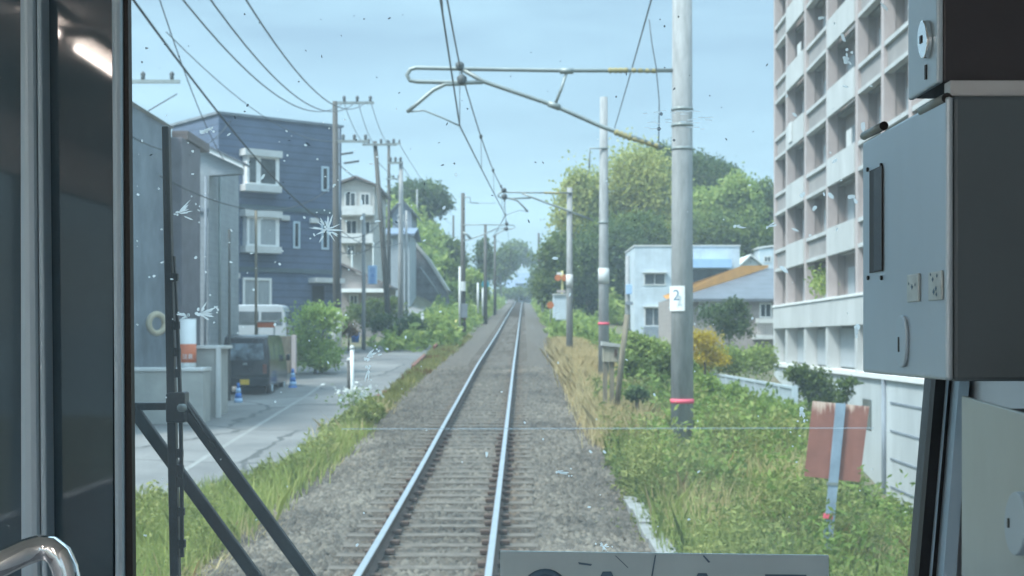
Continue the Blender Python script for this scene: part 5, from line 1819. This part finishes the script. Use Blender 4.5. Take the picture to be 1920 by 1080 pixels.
for px in (1046, 1058):
    c = P(px, 521, 91.8)
    MB().tube([c, c + Vector((0, -0.16, 0))], [0.19, 0.21], 16).build('lamp', M['red_lamp'], cs)
MB().tube([P(1044, 521, 91.9), P(1060, 521, 91.9)], 0.05, 8).build('crossarm', M['black'], cs)
MB().box(P(1044, 0, 91.9).x, P(1054, 0, 91.9).x, 91.7, 91.85, P(0, 516, 92).z, P(0, 511, 92).z).build('sign_board', M['offwhite'], cs)
MB().box(P(1044, 0, 91.9).x, P(1060, 0, 91.9).x, 91.7, 91.85, P(0, 549, 92).z, P(0, 544, 92).z).build('lower_box', M['apt_pink'], cs)
bb = thing('equipment_cabinet', 'pale blue equipment cabinet behind the thin third pole', 'cabinet', P(1050, 578, 84))
MB().box(P(1037, 0, 84).x, P(1066, 0, 84).x, 84, 85, P(0, 600, 84).z, P(0, 553, 84).z).build('cabinet', M['pale_wall'], bb, 0.03)
MB().box(P(1036, 0, 84).x, P(1067, 0, 84).x, 83.9, 85.1, P(0, 553, 84).z + 0.001, P(0, 551, 84).z).build('roof', M['offwhite'], bb)
ol = thing('orange_marker', 'bright orange oval marker on a thin post left of the pale blue cabinet', 'marker', P(1032, 590, 78))
c = P(1032, 572, 78)
MB().tube([c, c + Vector((0, -0.05, 0))], 0.20, 16).build('disc', M['red_lamp'], ol)
MB().tube([P(1032, 610, 78), P(1032, 572, 78)], 0.03, 6).build('post', M['galv'], ol)

# ------------------------------------------------------------------ right trackside
wb = thing('wooden_box', 'weathered wooden box on two legs in the dry grass by the second pole', 'box', P(1145, 725, 27))
D = 27.0
MB().box(P(1131, 0, D).x, P(1161, 0, D).x, D, D + 0.3, P(0, 679, D).z, P(0, 647, D).z).build('box_front', M['wood_pale'], wb, 0.01)
MB().prism([P(1128, 648, D - 0.05), P(1163, 651, D - 0.05), P(1163, 645, D - 0.05), P(1129, 640, D - 0.05)], (0, 0.42, 0)).build('lid', M['concrete'], wb)
for px in (1135, 1148):
    MB().box(P(px - 4, 0, D).x, P(px + 4, 0, D).x, D + 0.05, D + 0.15, P(0, 760, D).z, P(0, 679.2, D).z).build('leg', M['wood'], wb)
MB().box(P(1152, 0, D).x, P(1157, 0, D).x, D - 0.03, D, P(0, 668, D).z, P(0, 655, D).z).build('latch', M['rust'], wb)
st = MB()
st.tube([P(1157, 760, 26.7), P(1165, 680, 26.7), P(1176, 590, 26.7)], 0.055, 8)
tag(st.build('leaning_stake', M['wood']), 'dark leaning wooden stake right of the wooden box', 'stake')

# railing
rl = thing('railing', 'pale blue metal railing along the top of the slope below the apartment block', 'railing', P(1490, 800, 38))
za, zb_ = P(0, 725, 38).z, P(0, 800, 38).z
x0 = P(1490, 0, 38).x
mb = MB()
mb.box(x0 - 0.04, x0 + 0.04, 38, 60, za - 0.07, za)
mb.build('top_rail', M['fence'], rl)
MB().box(x0 - 0.03, x0 + 0.03, 38, 60, zb_ + 0.06, zb_ + 0.11).build('bottom_rail', M['fence'], rl)
for k in range(12):
    y = 38 + 2 * k
    w_ = 0.055 if k else 0.075
    MB().box(x0 - w_, x0 + w_, y - w_, y + w_, zb_ - 0.6, za - 0.001 if k else za + 0.03).build('post', M['fence'], rl)
mb = MB()
for k in range(170):
    y = 38.13 + k * 0.128
    mb.box(x0 - 0.012, x0 + 0.012, y - 0.012, y + 0.012, zb_ + 0.11, za - 0.07)
tag(mb.build('bars', M['fence'], rl), kind='stuff')

# rusty board on leaning post
D = 14.0
rb = thing('rusty_board', 'rusty red brown sign seen from behind on a pale leaning post', 'sign', P(1545, 1045, D))


def rusty_mat():
    m = mat('rusty_board', (0.28, 0.115, 0.085), 0.8, var=0.1, scale=4)
    t = m.node_tree
    b = t.nodes['Principled BSDF']
    old = b.inputs['Base Color'].links[0].from_socket
    tcn = t.nodes.new('ShaderNodeTexCoord')
    sx = t.nodes.new('ShaderNodeSeparateXYZ')
    t.links.new(tcn.outputs['Object'], sx.inputs[0])
    n = t.nodes.new('ShaderNodeTexNoise')
    n.inputs['Scale'].default_value = 9
    n.inputs['Detail'].default_value = 6
    mpn = t.nodes.new('ShaderNodeMapping')
    mpn.inputs['Scale'].default_value = (2.2, 1, 0.35)
    t.links.new(tcn.outputs['Object'], mpn.inputs['Vector'])
    t.links.new(mpn.outputs['Vector'], n.inputs['Vector'])
    # peeling pale paint towards the top edge
    ad = t.nodes.new('ShaderNodeMath')
    ad.operation = 'MULTIPLY_ADD'
    ad.inputs[1].default_value = 1.9
    t.links.new(sx.outputs['Z'], ad.inputs[0])
    t.links.new(n.outputs['Fac'], ad.inputs[2])
    mr = t.nodes.new('ShaderNodeMapRange')
    TOPZ = P(0, 757, D).z - P(0, 1045, D).z
    mr.inputs['From Min'].default_value = 0.50 + 1.9 * (TOPZ - 0.085)
    mr.inputs['From Max'].default_value = 0.60 + 1.9 * (TOPZ - 0.04)
    t.links.new(ad.outputs[0], mr.inputs['Value'])
    m1 = t.nodes.new('ShaderNodeMix')
    m1.data_type = 'RGBA'
    t.links.new(mr.outputs['Result'], m1.inputs['Factor'])
    t.links.new(old, m1.inputs['A'])
    m1.inputs['B'].default_value = (0.62, 0.45, 0.36, 1)
    t.links.new(m1.outputs['Result'], b.inputs['Base Color'])
    return m


M['rusty_board'] = rusty_mat()
MB().prism([P(1508, 893, D), P(1612, 904, D), P(1630, 762, D), P(1524, 752, D)], (0, 0.012, 0)).build('board', M['rusty_board'], rb)
MB().prism([P(1536, 1100, D - 0.03), P(1553, 1100, D - 0.03), P(1586, 757, D - 0.03), P(1568, 756, D - 0.03)], (0, 0.026, 0)).build('leaning_post', M['post_grey'], rb)
MB().prism([P(1544, 972, D - 0.034), P(1561, 974, D - 0.034), P(1562, 964, D - 0.034), P(1545, 963, D - 0.034)], (0, 0.03, 0)).build('pink_tape', M['pink'], rb)
MB().prism([P(1551, 910, D - 0.036), P(1571, 911, D - 0.036), P(1571.5, 905, D - 0.036), P(1552, 904, D - 0.036)], (0, 0.032, 0)).build('clamp', M['galv'], rb)

# concrete cable trough
for k in range(7):
    d0 = 11.2 + k * 1.0
    u0 = 2.38 - 0.012 * k
    mb = MB()
    z = lambda d: rz(d) - 0.24
    xa, xb = tx(d0) + u0 - 0.11, tx(d0) + u0 + 0.11
    mb.hexa([(xa, d0, z(d0) - 0.2), (xb, d0, z(d0) - 0.2), (xb, d0 + 0.97, z(d0 + .97) - 0.2), (xa, d0 + 0.97, z(d0 + .97) - 0.2),
             (xa, d0, z(d0)), (xb, d0, z(d0)), (xb, d0 + 0.97, z(d0 + .97)), (xa, d0 + 0.97, z(d0 + .97))])
    o = mb.build('cable_trough', M['trough'], None, 0.012)
    o.location = (rs.uniform(-0.015, 0.015), 0, rs.uniform(-0.01, 0.01))
    tag(o, 'pale concrete lid of the cable trough at the edge of the ballast', 'trough', 'cable trough lids')


# ================================================================== THE TRAIN CAB
WD, WK = 1.84, 0.10


def G(px, py, off=0.0):
    """point of the raked windscreen seen at a photo position; off moves it outwards"""
    k = (HY - py) / F
    d = WD / (1 + WK * k)
    q = P(px, py, d)
    return q + Vector((0, off, 0))


cab = thing('train_cab', 'dim train cab seen from inside around the dirty windscreen', 'train cab', (-0.85, 0, H - 1.3))
FL, CE, XR, XL = H - 1.30, H + 1.0, 0.60, -2.25
MB().box(XL, XR, -9, 1.95, FL - 0.05, FL).build('floor', M['cab_floor'], cab)
MB().box(XL, XR, -9, 1.95, CE, CE + 0.05).build('ceiling', M['cab_ceil'], cab)
mb = MB()
mb.box(XR, XR + 0.06, -1.2, 1.95, FL, CE)
mb.box(XR, XR + 0.06, -9, -1.2, FL, H - 0.8)
mb.box(XR, XR + 0.06, -9, -1.2, H + 0.75, CE)
for y in (-3.2, -5.4, -7.6):
    mb.box(XR + 0.002, XR + 0.058, y, y + 0.4, H - 0.8, H + 0.75)
mb.box(XL - 0.06, XL, -1.2, 0.2, FL, CE)
mb.box(XL - 0.06, XL, 1.75, 1.95, FL, CE)
mb.box(XL - 0.06, XL, 0.2, 1.75, FL, H - 0.45)
mb.box(XL - 0.06, XL, 0.2, 1.75, H + 0.65, CE)
mb.box(XL - 0.06, XL, -9, -1.2, FL, H - 0.8)
mb.box(XL - 0.06, XL, -9, -1.2, H + 0.75, CE)
for y in (-3.2, -5.4, -7.6):
    mb.box(XL - 0.058, XL - 0.002, y, y + 0.4, H - 0.8, H + 0.75)
mb.box(XL, XR, -9.06, -9, FL, H - 0.8)
mb.box(XL, XR, -9.06, -9, H + 0.75, CE)
mb.build('side_wall', M['cab_wall'], cab)
mb = MB()
mb.box(XL, XR, 1.90, 1.95, FL, H - 0.46)
mb.box(XL, XR, 1.80, 1.95, H + 0.62, CE)
mb.build('front_wall', M['cab_wall'], cab)
# left pillar with dark inner glass
PD = 1.80
mb = MB()
mb.box(-0.95, P(232, 0, PD).x, PD + 0.004, PD + 0.014, H - 0.46, H + 0.62)
mb.build('pillar', M['panel_dark'], cab)
mb = MB()
mb.box(-0.95, P(214, 0, PD).x, PD - 0.006, PD + 0.003, H - 0.46, H + 0.62)
mb.build('dark_pane', M['pane_tint'], cab)


def vstrip(name, pa, pb, pc, pd_, m, d0, th, bevel=0.004):
    """vertical strip: columns pa..pb at the top of the photo and pc..pd at its bottom"""
    def ex(a, c, y):
        return a + (c - a) * y / 1080
    t, b = -200, 1300
    pts_ = [P(ex(pa, pc, b), b, d0), P(ex(pb, pd_, b), b, d0), P(ex(pb, pd_, t), t, d0), P(ex(pa, pc, t), t, d0)]
    return MB().prism(pts_, (0, th, 0)).build(name, m, cab, bevel)


vstrip('frame_strip', 34, 63, 36, 72, M['alu'], PD - 0.045, 0.039, 0.008)
vstrip('frame_seal', 63.3, 67, 72.3, 76, M['rubber'], PD - 0.03, 0.022, 0.001)
vstrip('frame_strip', 67.3, 77, 76.3, 88, M['alu'], PD - 0.04, 0.034, 0.005)
vstrip('frame_strip', 207, 227, 214, 231, M['alu'], PD - 0.022, 0.02, 0.006)
vstrip('window_gasket', 229.3, 240, 233.3, 249, M['black'], PD - 0.012, 0.016, 0)


def gstrip(name, pa, pb, pc, pd_, y0, y1, m, off, th):
    def ex(a, c, y):
        return a + (c - a) * (y - 720) / 360
    pts_ = [G(ex(pa, pc, y1), y1, off), G(ex(pb, pd_, y1), y1, off), G(ex(pb, pd_, y0), y0, off), G(ex(pa, pc, y0), y0, off)]
    return MB().prism(pts_, (0, th, 0)).build(name, m, cab)


gstrip('window_gasket', 1745, 1764, 1714, 1733, -250, 1200, M['rubber'], -0.02, 0.05)
gstrip('gasket_lip', 1764.2, 1767, 1733.2, 1736, -250, 1200, M['alu'], -0.026, 0.05)
gstrip('window_gasket', 1767.2, 1775, 1736.2, 1746, -250, 1200, M['rubber'], -0.02, 0.05)
gstrip('frame_strip', 1775.2, 1794, 1746.2, 1770, -250, 1200, M['alu'], -0.05, 0.08)
gstrip('corner_post', 1794.2, 1900, 1770.2, 1900, -250, 1200, M['cab_wall'], -0.02, 0.06)

# windscreen with its dirt
pa = [G(225, 1250), G(1790, 1250), G(1790, -250), G(225, -250)]
mb = MB()
mb.add(pa, [(0, 1, 2, 3)])
glass = mb.build('windscreen', M['screen'], cab)
rd = random.Random(12)


def speck(mb, px, py, r, el=1.0, ang=0.0, off=0.006, n=6):
    pts_ = []
    for k in range(n):
        t = 2 * math.pi * k / n
        rr = r * rd.uniform(0.6, 1.25)
        x, y = rr * math.cos(t) * el, rr * math.sin(t)
        pts_.append(G(px + x * math.cos(ang) - y * math.sin(ang), py + x * math.sin(ang) + y * math.cos(ang), off))
    mb.prism(pts_, (0, 0.0006, 0))


wm, dm = MB(), MB()
for k in range(190):
    px, py = rd.uniform(255, 1700), rd.uniform(150, 1040)
    if rd.random() < 0.35:
        px = rd.gauss(560, 170)
        px = min(max(px, 255), 1600)
        py = rd.uniform(200, 640)
    if py < 330 and 760 < px < 1430 and rd.random() < 0.8:
        continue
    speck(wm, px, py, rd.choice((1.0, 1.3, 1.6, 2.0, 2.8)), rd.choice((1, 1, 1.4, 2.2)), rd.uniform(0, 3.1))
for k in range(70):
    speck(dm, rd.uniform(260, 1440), rd.uniform(5, 420), rd.choice((0.9, 1.2, 1.6, 2.2)), rd.choice((1, 1.5, 2.5)), rd.uniform(0, 3.1))
for k in range(26):
    speck(wm, rd.uniform(1470, 1700), rd.uniform(10, 520), rd.choice((2, 3, 4)), rd.choice((1, 1.8, 2.6)), rd.uniform(0, 3.1))
tag(wm.build('pale_specks', M['speck_pale'], glass), kind='stuff')
tag(dm.build('dark_specks', M['speck_dark'], glass), kind='stuff')


def splat(px, py, R, n, spread=(0, 6.28), w_=1.3, core=3):
    mb = MB()
    for k in range(n):
        a = rd.uniform(*spread)
        l0, l1 = rd.uniform(0, R * 0.3), R * rd.uniform(0.35, 1.0)
        m_ = (l0 + l1) / 2
        speck(mb, px + math.cos(a) * m_, py + math.sin(a) * m_, w_ * rd.uniform(0.7, 1.3), (l1 - l0) / 2 / w_, a)
        if rd.random() < 0.5:
            speck(mb, px + math.cos(a) * R * rd.uniform(0.9, 1.2), py + math.sin(a) * R * rd.uniform(0.9, 1.2), w_ * 1.3)
    for k in range(core):
        speck(mb, px + rd.gauss(0, R * 0.1), py + rd.gauss(0, R * 0.1), w_ * 2.2)
    return mb.build('bug_splat', M['splat'], glass)


splat(612, 430, 34, 20, w_=1.4, core=7)
splat(372, 588, 34, 16, (-1.2, 0.7), 1.6, 5)
splat(350, 592, 20, 6, (2.6, 3.6), 1.4, 2)
splat(378, 246, 18, 7, (-0.6, 0.4), 1.8, 3)
splat(685, 672, 26, 10, (-0.9, -0.2), 1.4, 4)
splat(690, 690, 22, 5, (1.2, 1.9), 1.2, 3)
splat(1045, 886, 24, 7, (-0.3, 0.3), 1.2, 2)
splat(1042, 590, 11, 5, (-2.8, -0.3), 1.3, 1)
splat(1505, 770, 20, 9, (0.9, 2.3), 1.8, 3)
splat(1380, 424, 22, 4, (-0.5, 0.2), 1.6, 1)
splat(1440, 424, 18, 4, (-0.5, 0.2), 1.6, 1)
splat(1132, 1026, 14, 7, w_=1.4, core=2)
splat(1608, 612, 20, 4, (1.3, 1.8), 2.6, 1)
splat(1590, 110, 16, 5, w_=2.4, core=3)
splat(330, 400, 40, 10, (-0.9, 0.6), 1.2, 4)
mb = MB()
for (px, py, l) in ((350, 592, 3.5), (1240, 212, 4), (1236, 240, 4), (1265, 262, 3)):
    speck(mb, px, py, l)
mb.build('dark_spot', M['speck_dark'], glass)
mb = MB()
for k in range(26):
    speck(mb, rd.uniform(1205, 1330), rd.choice((208, 212, 217, 224, 230, 238)) + rd.uniform(-3, 3), rd.uniform(1, 2), rd.uniform(3, 9), rd.uniform(-0.12, 0.12))
mb.build('wiped_smear', M['smear'], glass)
mb = MB()
mb.prism([G(640, 803, 0.003), G(1640, 801, 0.003), G(1640, 804.5, 0.003), G(640, 806, 0.003)], (0, 0.0006, 0))
mb.build('faint_line', M['line_film'], glass)  # thin, faint pale line across the glass

# ceiling lamps of the carriage behind the camera
for k, (y0, y1, lb) in enumerate(((-0.73, -0.52, 'short lit ceiling tube nearest the cab in the carriage'), (-1.39, -0.95, 'second lit ceiling tube from the cab in the carriage'), (-3.4, -2.3, 'third lit ceiling tube in the carriage'), (-5.4, -4.2, 'fourth lit ceiling tube in the carriage'))):
    for lx, sd_ in ((-1.42, 'left row'), (-0.28, 'right row')):
        lp = thing('ceiling_lamp', lb + ', ' + sd_, 'lamp', (lx, (y0 + y1) / 2, CE - 0.05), 'carriage ceiling lamps')
        MB().tube([(lx, y0, CE - 0.05), (lx, y1, CE - 0.05)], 0.015, 10).build('tube', M['lamp'], lp)
        MB().box(lx - 0.05, lx + 0.05, y0 - 0.03, y1 + 0.03, CE - 0.02, CE - 0.002).build('fitting', M['white'], lp)

# windscreen wiper outside
wp = thing('wiper', 'black windscreen wiper with a vertical blade on two parallel arms', 'wiper', P(330, 1100, 1.95))
DW = 1.97
MB().prism([P(319, 1150, DW), P(337, 1150, DW), P(315.5, 236, DW), P(302.5, 236, DW)], (0, 0.016, 0)).build('blade', M['rubber'], wp, 0.002)
sp_ = MB()
sp_.prism([P(338, 1045, DW + 0.004), P(344, 1045, DW + 0.004), P(341, 770, DW + 0.004), P(334, 600, DW + 0.004), P(327, 480, DW + 0.004), P(324.5, 480, DW + 0.004), P(329, 600, DW + 0.004), P(335, 770, DW + 0.004)], (0, 0.006, 0))
for py in (520, 610, 660, 700, 760, 850, 880, 905, 960, 1020):
    x = 327 + (py - 480) * 0.027
    sp_.prism([P(x - 8, py + 9, DW + 0.003), P(x + 5, py + 7, DW + 0.003), P(x + 5, py - 7, DW + 0.003), P(x - 8, py - 9, DW + 0.003)], (0, 0.008, 0))
sp_.build('spring_strip', M['rubber'], wp)
MB().prism([P(310, 793, DW - 0.006), P(346, 793, DW - 0.006), P(346, 735, DW - 0.006), P(310, 737, DW - 0.006)], (0, 0.03, 0)).build('clamp', M['rubber'], wp, 0.003)
MB().lathe(P(341, 772, DW - 0.01), [(0.004, 0), (0.007, 0.003), (0.007, 0.008), (0.004, 0.011)], 12).build('pivot_bolt', M['galv'], wp)


def arm(a, b, wpx):
    va, vb = Vector(a), Vector(b)
    n = Vector((-(vb - va).y, (vb - va).x)).normalized() * wpx / 2
    return MB().prism([P(*(va + n), DW + 0.01), P(*(vb + n), DW + 0.01), P(*(vb - n), DW + 0.01), P(*(va - n), DW + 0.01)], (0, 0.014, 0)).build('arm', M['rubber'], wp, 0.003)


arm((338, 755), (612, 1130), 24)
arm((245, 765), (512, 1130), 23)
MB().prism([P(240, 770, DW + 0.012), P(313, 769, DW + 0.012), P(313, 755, DW + 0.012), P(240, 755, DW + 0.012)], (0, 0.014, 0)).build('link_bar', M['rubber'], wp, 0.002)
MB().tube([P(350, 760, DW - 0.004), P(405, 843, DW - 0.004)], 0.0016, 6).build('washer_hose', M['rubber'], wp)

# placard at the bottom of the windscreen
pc = thing('placard', 'grey placard with large blue letters standing at the foot of the windscreen', 'sign', P(1248, 1150, 1.76))
DP = 1.76
MB().prism([P(938, 1220, DP), P(1556, 1225, DP), P(1554, 1041, DP), P(938, 1033, DP)], (0, 0.004, 0)).build('board', M['placard'], pc, 0.0008)
mb = MB()
mb.tube([P(1022 + 42 * math.cos(t), 1122 + 48 * math.sin(t), DP - 0.003) for t in np.linspace(0, 2 * math.pi, 33)], 0.0052, 8)
mb.build('letter', M['ink'], pc)
for px, yt in ((1138, 1072), (1317, 1075)):
    mb = MB()
    mb.prism([P(px - 52, 1160, DP - 0.002), P(px - 38, 1160, DP - 0.002), P(px, 1086, DP - 0.002), P(px + 38, 1160, DP - 0.002), P(px + 52, 1160, DP - 0.002), P(px + 8, yt, DP - 0.002), P(px - 8, yt, DP - 0.002)], (0, 0.0015, 0))
    mb.build('letter', M['ink'], pc)
mb = MB()
mb.prism([P(1435, 1088, DP - 0.002), P(1512, 1089, DP - 0.002), P(1512, 1078, DP - 0.002), P(1435, 1077, DP - 0.002)], (0, 0.0015, 0))
mb.prism([P(1436, 1170, DP - 0.002), P(1448, 1170, DP - 0.002), P(1448, 1089, DP - 0.002), P(1436, 1088, DP - 0.002)], (0, 0.0014, 0))
mb.build('letter', M['ink'], pc)
mb = MB()
for (pts_) in ([(1084, 1054), (1110, 1058), (1108, 1061), (1086, 1058)], [(1320, 1041), (1332, 1054), (1328, 1055), (1318, 1043)], [(1224, 1080), (1230, 1041), (1228, 1041), (1221, 1080)], [(1155, 1042), (1178, 1064), (1177, 1065), (1153, 1042)]):
    mb.prism([P(a, b, DP - 0.0015) for a, b in pts_], (0, 0.001, 0))
mb.build('scratch', M['ink'], pc)

# chrome handrail
hr = thing('grab_rail', 'bent chrome grab rail at the lower left corner', 'grab rail', P(60, 1080, 1.25))
MB().tube([P(a, b, dd_) for a, b, dd_ in ((-90, 1103, 1.22), (-40, 1078, 1.22), (10, 1053, 1.23), (45, 1036, 1.24), (72, 1027, 1.25), (95, 1029, 1.25), (111, 1042, 1.25), (121, 1064, 1.25), (130, 1105, 1.25), (140, 1180, 1.25))], 0.0118, 20).build('tube', M['chrome'], hr)

# equipment boxes on the right side wall
XB = 0.41


def Q(px, py, X=XB):
    d = X * F / (px - 960)
    return P(px, py, d)


def qrect(mb, px0, py0, px1, py1, X0, X1):
    """block on a face x = const: far column px0, near column px1; rows taken at the near column"""
    da, db = X0 * F / (px0 - 960), X0 * F / (px1 - 960)
    zt, zb2 = H + (HY - py0) * db / F, H + (HY - py1) * db / F
    return mb.box(X0, X1, db, da, zb2, zt)


ea = thing('equipment_box', 'blue grey metal box with a slotted door, middle one of the three on the wall', 'box', (0.5, 1.45, H - 0.04), 'equipment boxes in the cab')
zt, zb = H + 0.228, H - 0.040
MB().box(XB + 0.004, 0.598, 1.300, 1.604, zb, zt).build('case', M['panel_dark'], ea, 0.004, 2)
dr = MB().box(XB - 0.004, XB + 0.0035, 1.298, 1.606, zb + 0.001, zt - 0.001).build('door', M['panel_blue'], ea, 0.003, 3)
mb = MB()
qrect(mb, 1630, 310, 1653, 508, XB - 0.0055, XB + 0.001)
mb.build('slot_frame', M['black'], dr)
mb = MB()
qrect(mb, 1638, 312, 1652.5, 506, XB - 0.0065, XB - 0.0056)
mb.build('slot_pane', M['glass_mid'], dr)
for (a, b) in ((1628, 318), (1653.5, 310), (1629, 521), (1654, 521)):
    c = Q(a, b, XB - 0.004)
    MB().tube([c, c + Vector((-0.002, 0, 0))], 0.0025, 10).build('screw', M['black'], dr)
for (a0, b0, a1, b1, marks) in ((1700, 512, 1721, 565, ((1710, 538, 2.6), (1704, 532, 1.4), (1716, 534, 1.6))), (1740, 507, 1764, 562, ((1751, 547, 3.2), (1755, 541, 2.6), (1756, 552, 2), (1749, 524, 2.4), (1745, 515, 1.6), (1757, 517, 2)))):
    mb = MB()
    qrect(mb, a0, b0, a1, b1, XB - 0.0068, XB - 0.0042)
    lbp = mb.build('label_plate', M['label'], dr, 0.001)
    mb = MB()
    for (mx_, my_, s_) in marks:
        c = Q(mx_, my_, XB - 0.0069)
        k_ = s_ * c.y / F
        mb.box(XB - 0.0074, XB - 0.0070, c.y - k_ * 1.6, c.y + k_ * 1.6, c.z - k_ * 0.8, c.z + k_ * 0.8)
        mb.box(XB - 0.0073, XB - 0.00695, c.y - k_ * 0.4, c.y + k_ * 0.4, c.z - k_ * 1.8, c.z + k_ * 1.8)
    mb.build('writing', M['ink'], lbp)
mb = MB()
c0, c1 = Q(1690, 640), Q(1690, 640)
hp = []
for t in np.linspace(0, 2 * math.pi, 25)[:-1]:
    yy = 10 * math.cos(t) * (abs(math.cos(t)) ** -0.3 if abs(math.cos(t)) > 0.2 else 1)
    hp.append(Q(1695 + yy, 640 + 49 * math.sin(t), XB - 0.004))
mb.prism([Vector((XB - 0.004, p.y, p.z)) for p in hp], (-0.004, 0, 0))
hd = mb.build('handle', M['alu'], dr, 0.0015)
mb = MB()
qrect(mb, 1683, 632, 1685.2, 660, XB - 0.0086, XB - 0.0079)
mb.build('keyhole', M['black'], hd)
for (a, b) in (((1620, 259), (1657, 240)), ((1729, 212), (1775, 188))):
    MB().tube([Q(a[0], a[1] - 4, XB - 0.002), Q(b[0], b[1] - 4, XB - 0.002)], 0.0048, 12).build('hinge', M['galv'], ea)
    e_ = Q(b[0], b[1] - 4, XB - 0.002)
    MB().tube([e_ - Vector((0, 0.0015, 0)), e_ + Vector((0, 0.0004, 0))], 0.0049, 12).build('hinge_cap', M['black'], ea)

ec = thing('equipment_box', 'pale box with an oval lock plate, topmost of the three on the wall', 'box', (0.5, 1.38, H + 0.245), 'equipment boxes in the cab')
MB().box(XB + 0.004, 0.50, 1.331, 1.424, H + 0.246, H + 0.6).build('case', M['panel_black'], ec, 0.002)
MB().box(0.503, 0.598, 1.331, 1.424, H + 0.246, H + 0.6).build('case', M['panel_black'], ec, 0.002)
sidep = MB().box(XB - 0.003, XB + 0.0035, 1.329, 1.426, H + 0.245, H + 0.6).build('side_plate', M['alu'], ec, 0.002)
mb = MB()
hp = [Q(1740 + 9 * math.cos(t), 74 + 36 * math.sin(t), XB - 0.003) for t in np.linspace(0, 2 * math.pi, 49)[:-1]]
mb.prism([Vector((XB - 0.003, p.y, p.z)) for p in hp], (-0.006, 0, 0))
lk = mb.build('lock_plate', M['chrome'], sidep, 0.001)
mb = MB()
qrect(mb, 1723.5, 66, 1726.8, 80, XB - 0.0099, XB - 0.0089)
mb.build('keyhole', M['black'], lk)
mb = MB()
qrect(mb, 1733, 121, 1735.5, 148, XB - 0.0045, XB - 0.0031)
mb.build('slot', M['black'], sidep)
MB().box(0.4145, 0.598, 1.312, 1.3305, H + 0.2295, H + 0.2445).build('shelf', M['cab_wall'], ec, 0.001)

eb = thing('equipment_box', 'greenish grey metal box with its open dark top, lowest of the three on the wall', 'box', (0.5, 1.15, H - 0.6), 'equipment boxes in the cab')
a, b = Vector((0.4215, 1.300, 0)), Vector((0.360, 0.955, 0))
zt, zb = H - 0.0535, H - 0.62
mb = MB()
mb.prism([(a.x + 0.004, a.y, zb), (b.x + 0.004, b.y, zb), (0.598, b.y, zb), (0.598, a.y, zb)], (0, 0, zt - zb - 0.012))
mb.build('case', M['panel_black'], eb)
n_ = Vector((-(a.y - b.y), (a.x - b.x), 0)).normalized()
mb = MB()
mb.hexa([Vector((a.x, a.y, zb)), Vector((b.x, b.y, zb)), Vector((b.x + 0.0035, b.y, zb)), Vector((a.x + 0.0035, a.y, zb)),
         Vector((a.x, a.y, zt)), Vector((b.x, b.y, zt)), Vector((b.x + 0.0035, b.y, zt)), Vector((a.x + 0.0035, a.y, zt))])
fp = mb.build('front_plate', M['panel_green'], eb, 0.0012)
tt = (1.09 - b.y) / (a.y - b.y)


def B_(px, py):
    k = (px - 960) / F
    # line a->b : find the point seen at this column
    t = (k * a.y - a.x) / ((b.x - a.x) - k * (b.y - a.y))
    q_ = a + (b - a) * t
    return Vector((q_.x, q_.y, H + (HY - py) * q_.y / F))


mb = MB()
hp = [B_(1921 + 20 * math.cos(t), 982 + 60 * math.sin(t)) for t in np.linspace(0, 2 * math.pi, 25)[:-1]]
mb.prism(hp, n_ * 0.007)
lk = mb.build('lock_plate', M['alu'], fp, 0.001)
mb = MB()
mb.prism([B_(1909, 990) + n_ * 0.0072, B_(1912, 990) + n_ * 0.0072, B_(1912, 972) + n_ * 0.0072, B_(1909, 972) + n_ * 0.0072], n_ * 0.0006)
mb.build('keyhole', M['black'], lk)


# ------------------------------------------------------------------ summer haze
hm = bpy.data.materials.new('haze_air')
hm.use_nodes = True
t = hm.node_tree
t.nodes.clear()
out = t.nodes.new('ShaderNodeOutputMaterial')
pv = t.nodes.new('ShaderNodeVolumePrincipled')
pv.inputs['Color'].default_value = (0.80, 0.92, 1.0, 1)
pv.inputs['Density'].default_value = 0.0008
t.links.new(pv.outputs[0], out.inputs['Volume'])
o = MB().box(-90, 90, -25, 430, H - 9.5, H + 26).build('haze', hm)
tag(o, None, None, None, 'stuff')
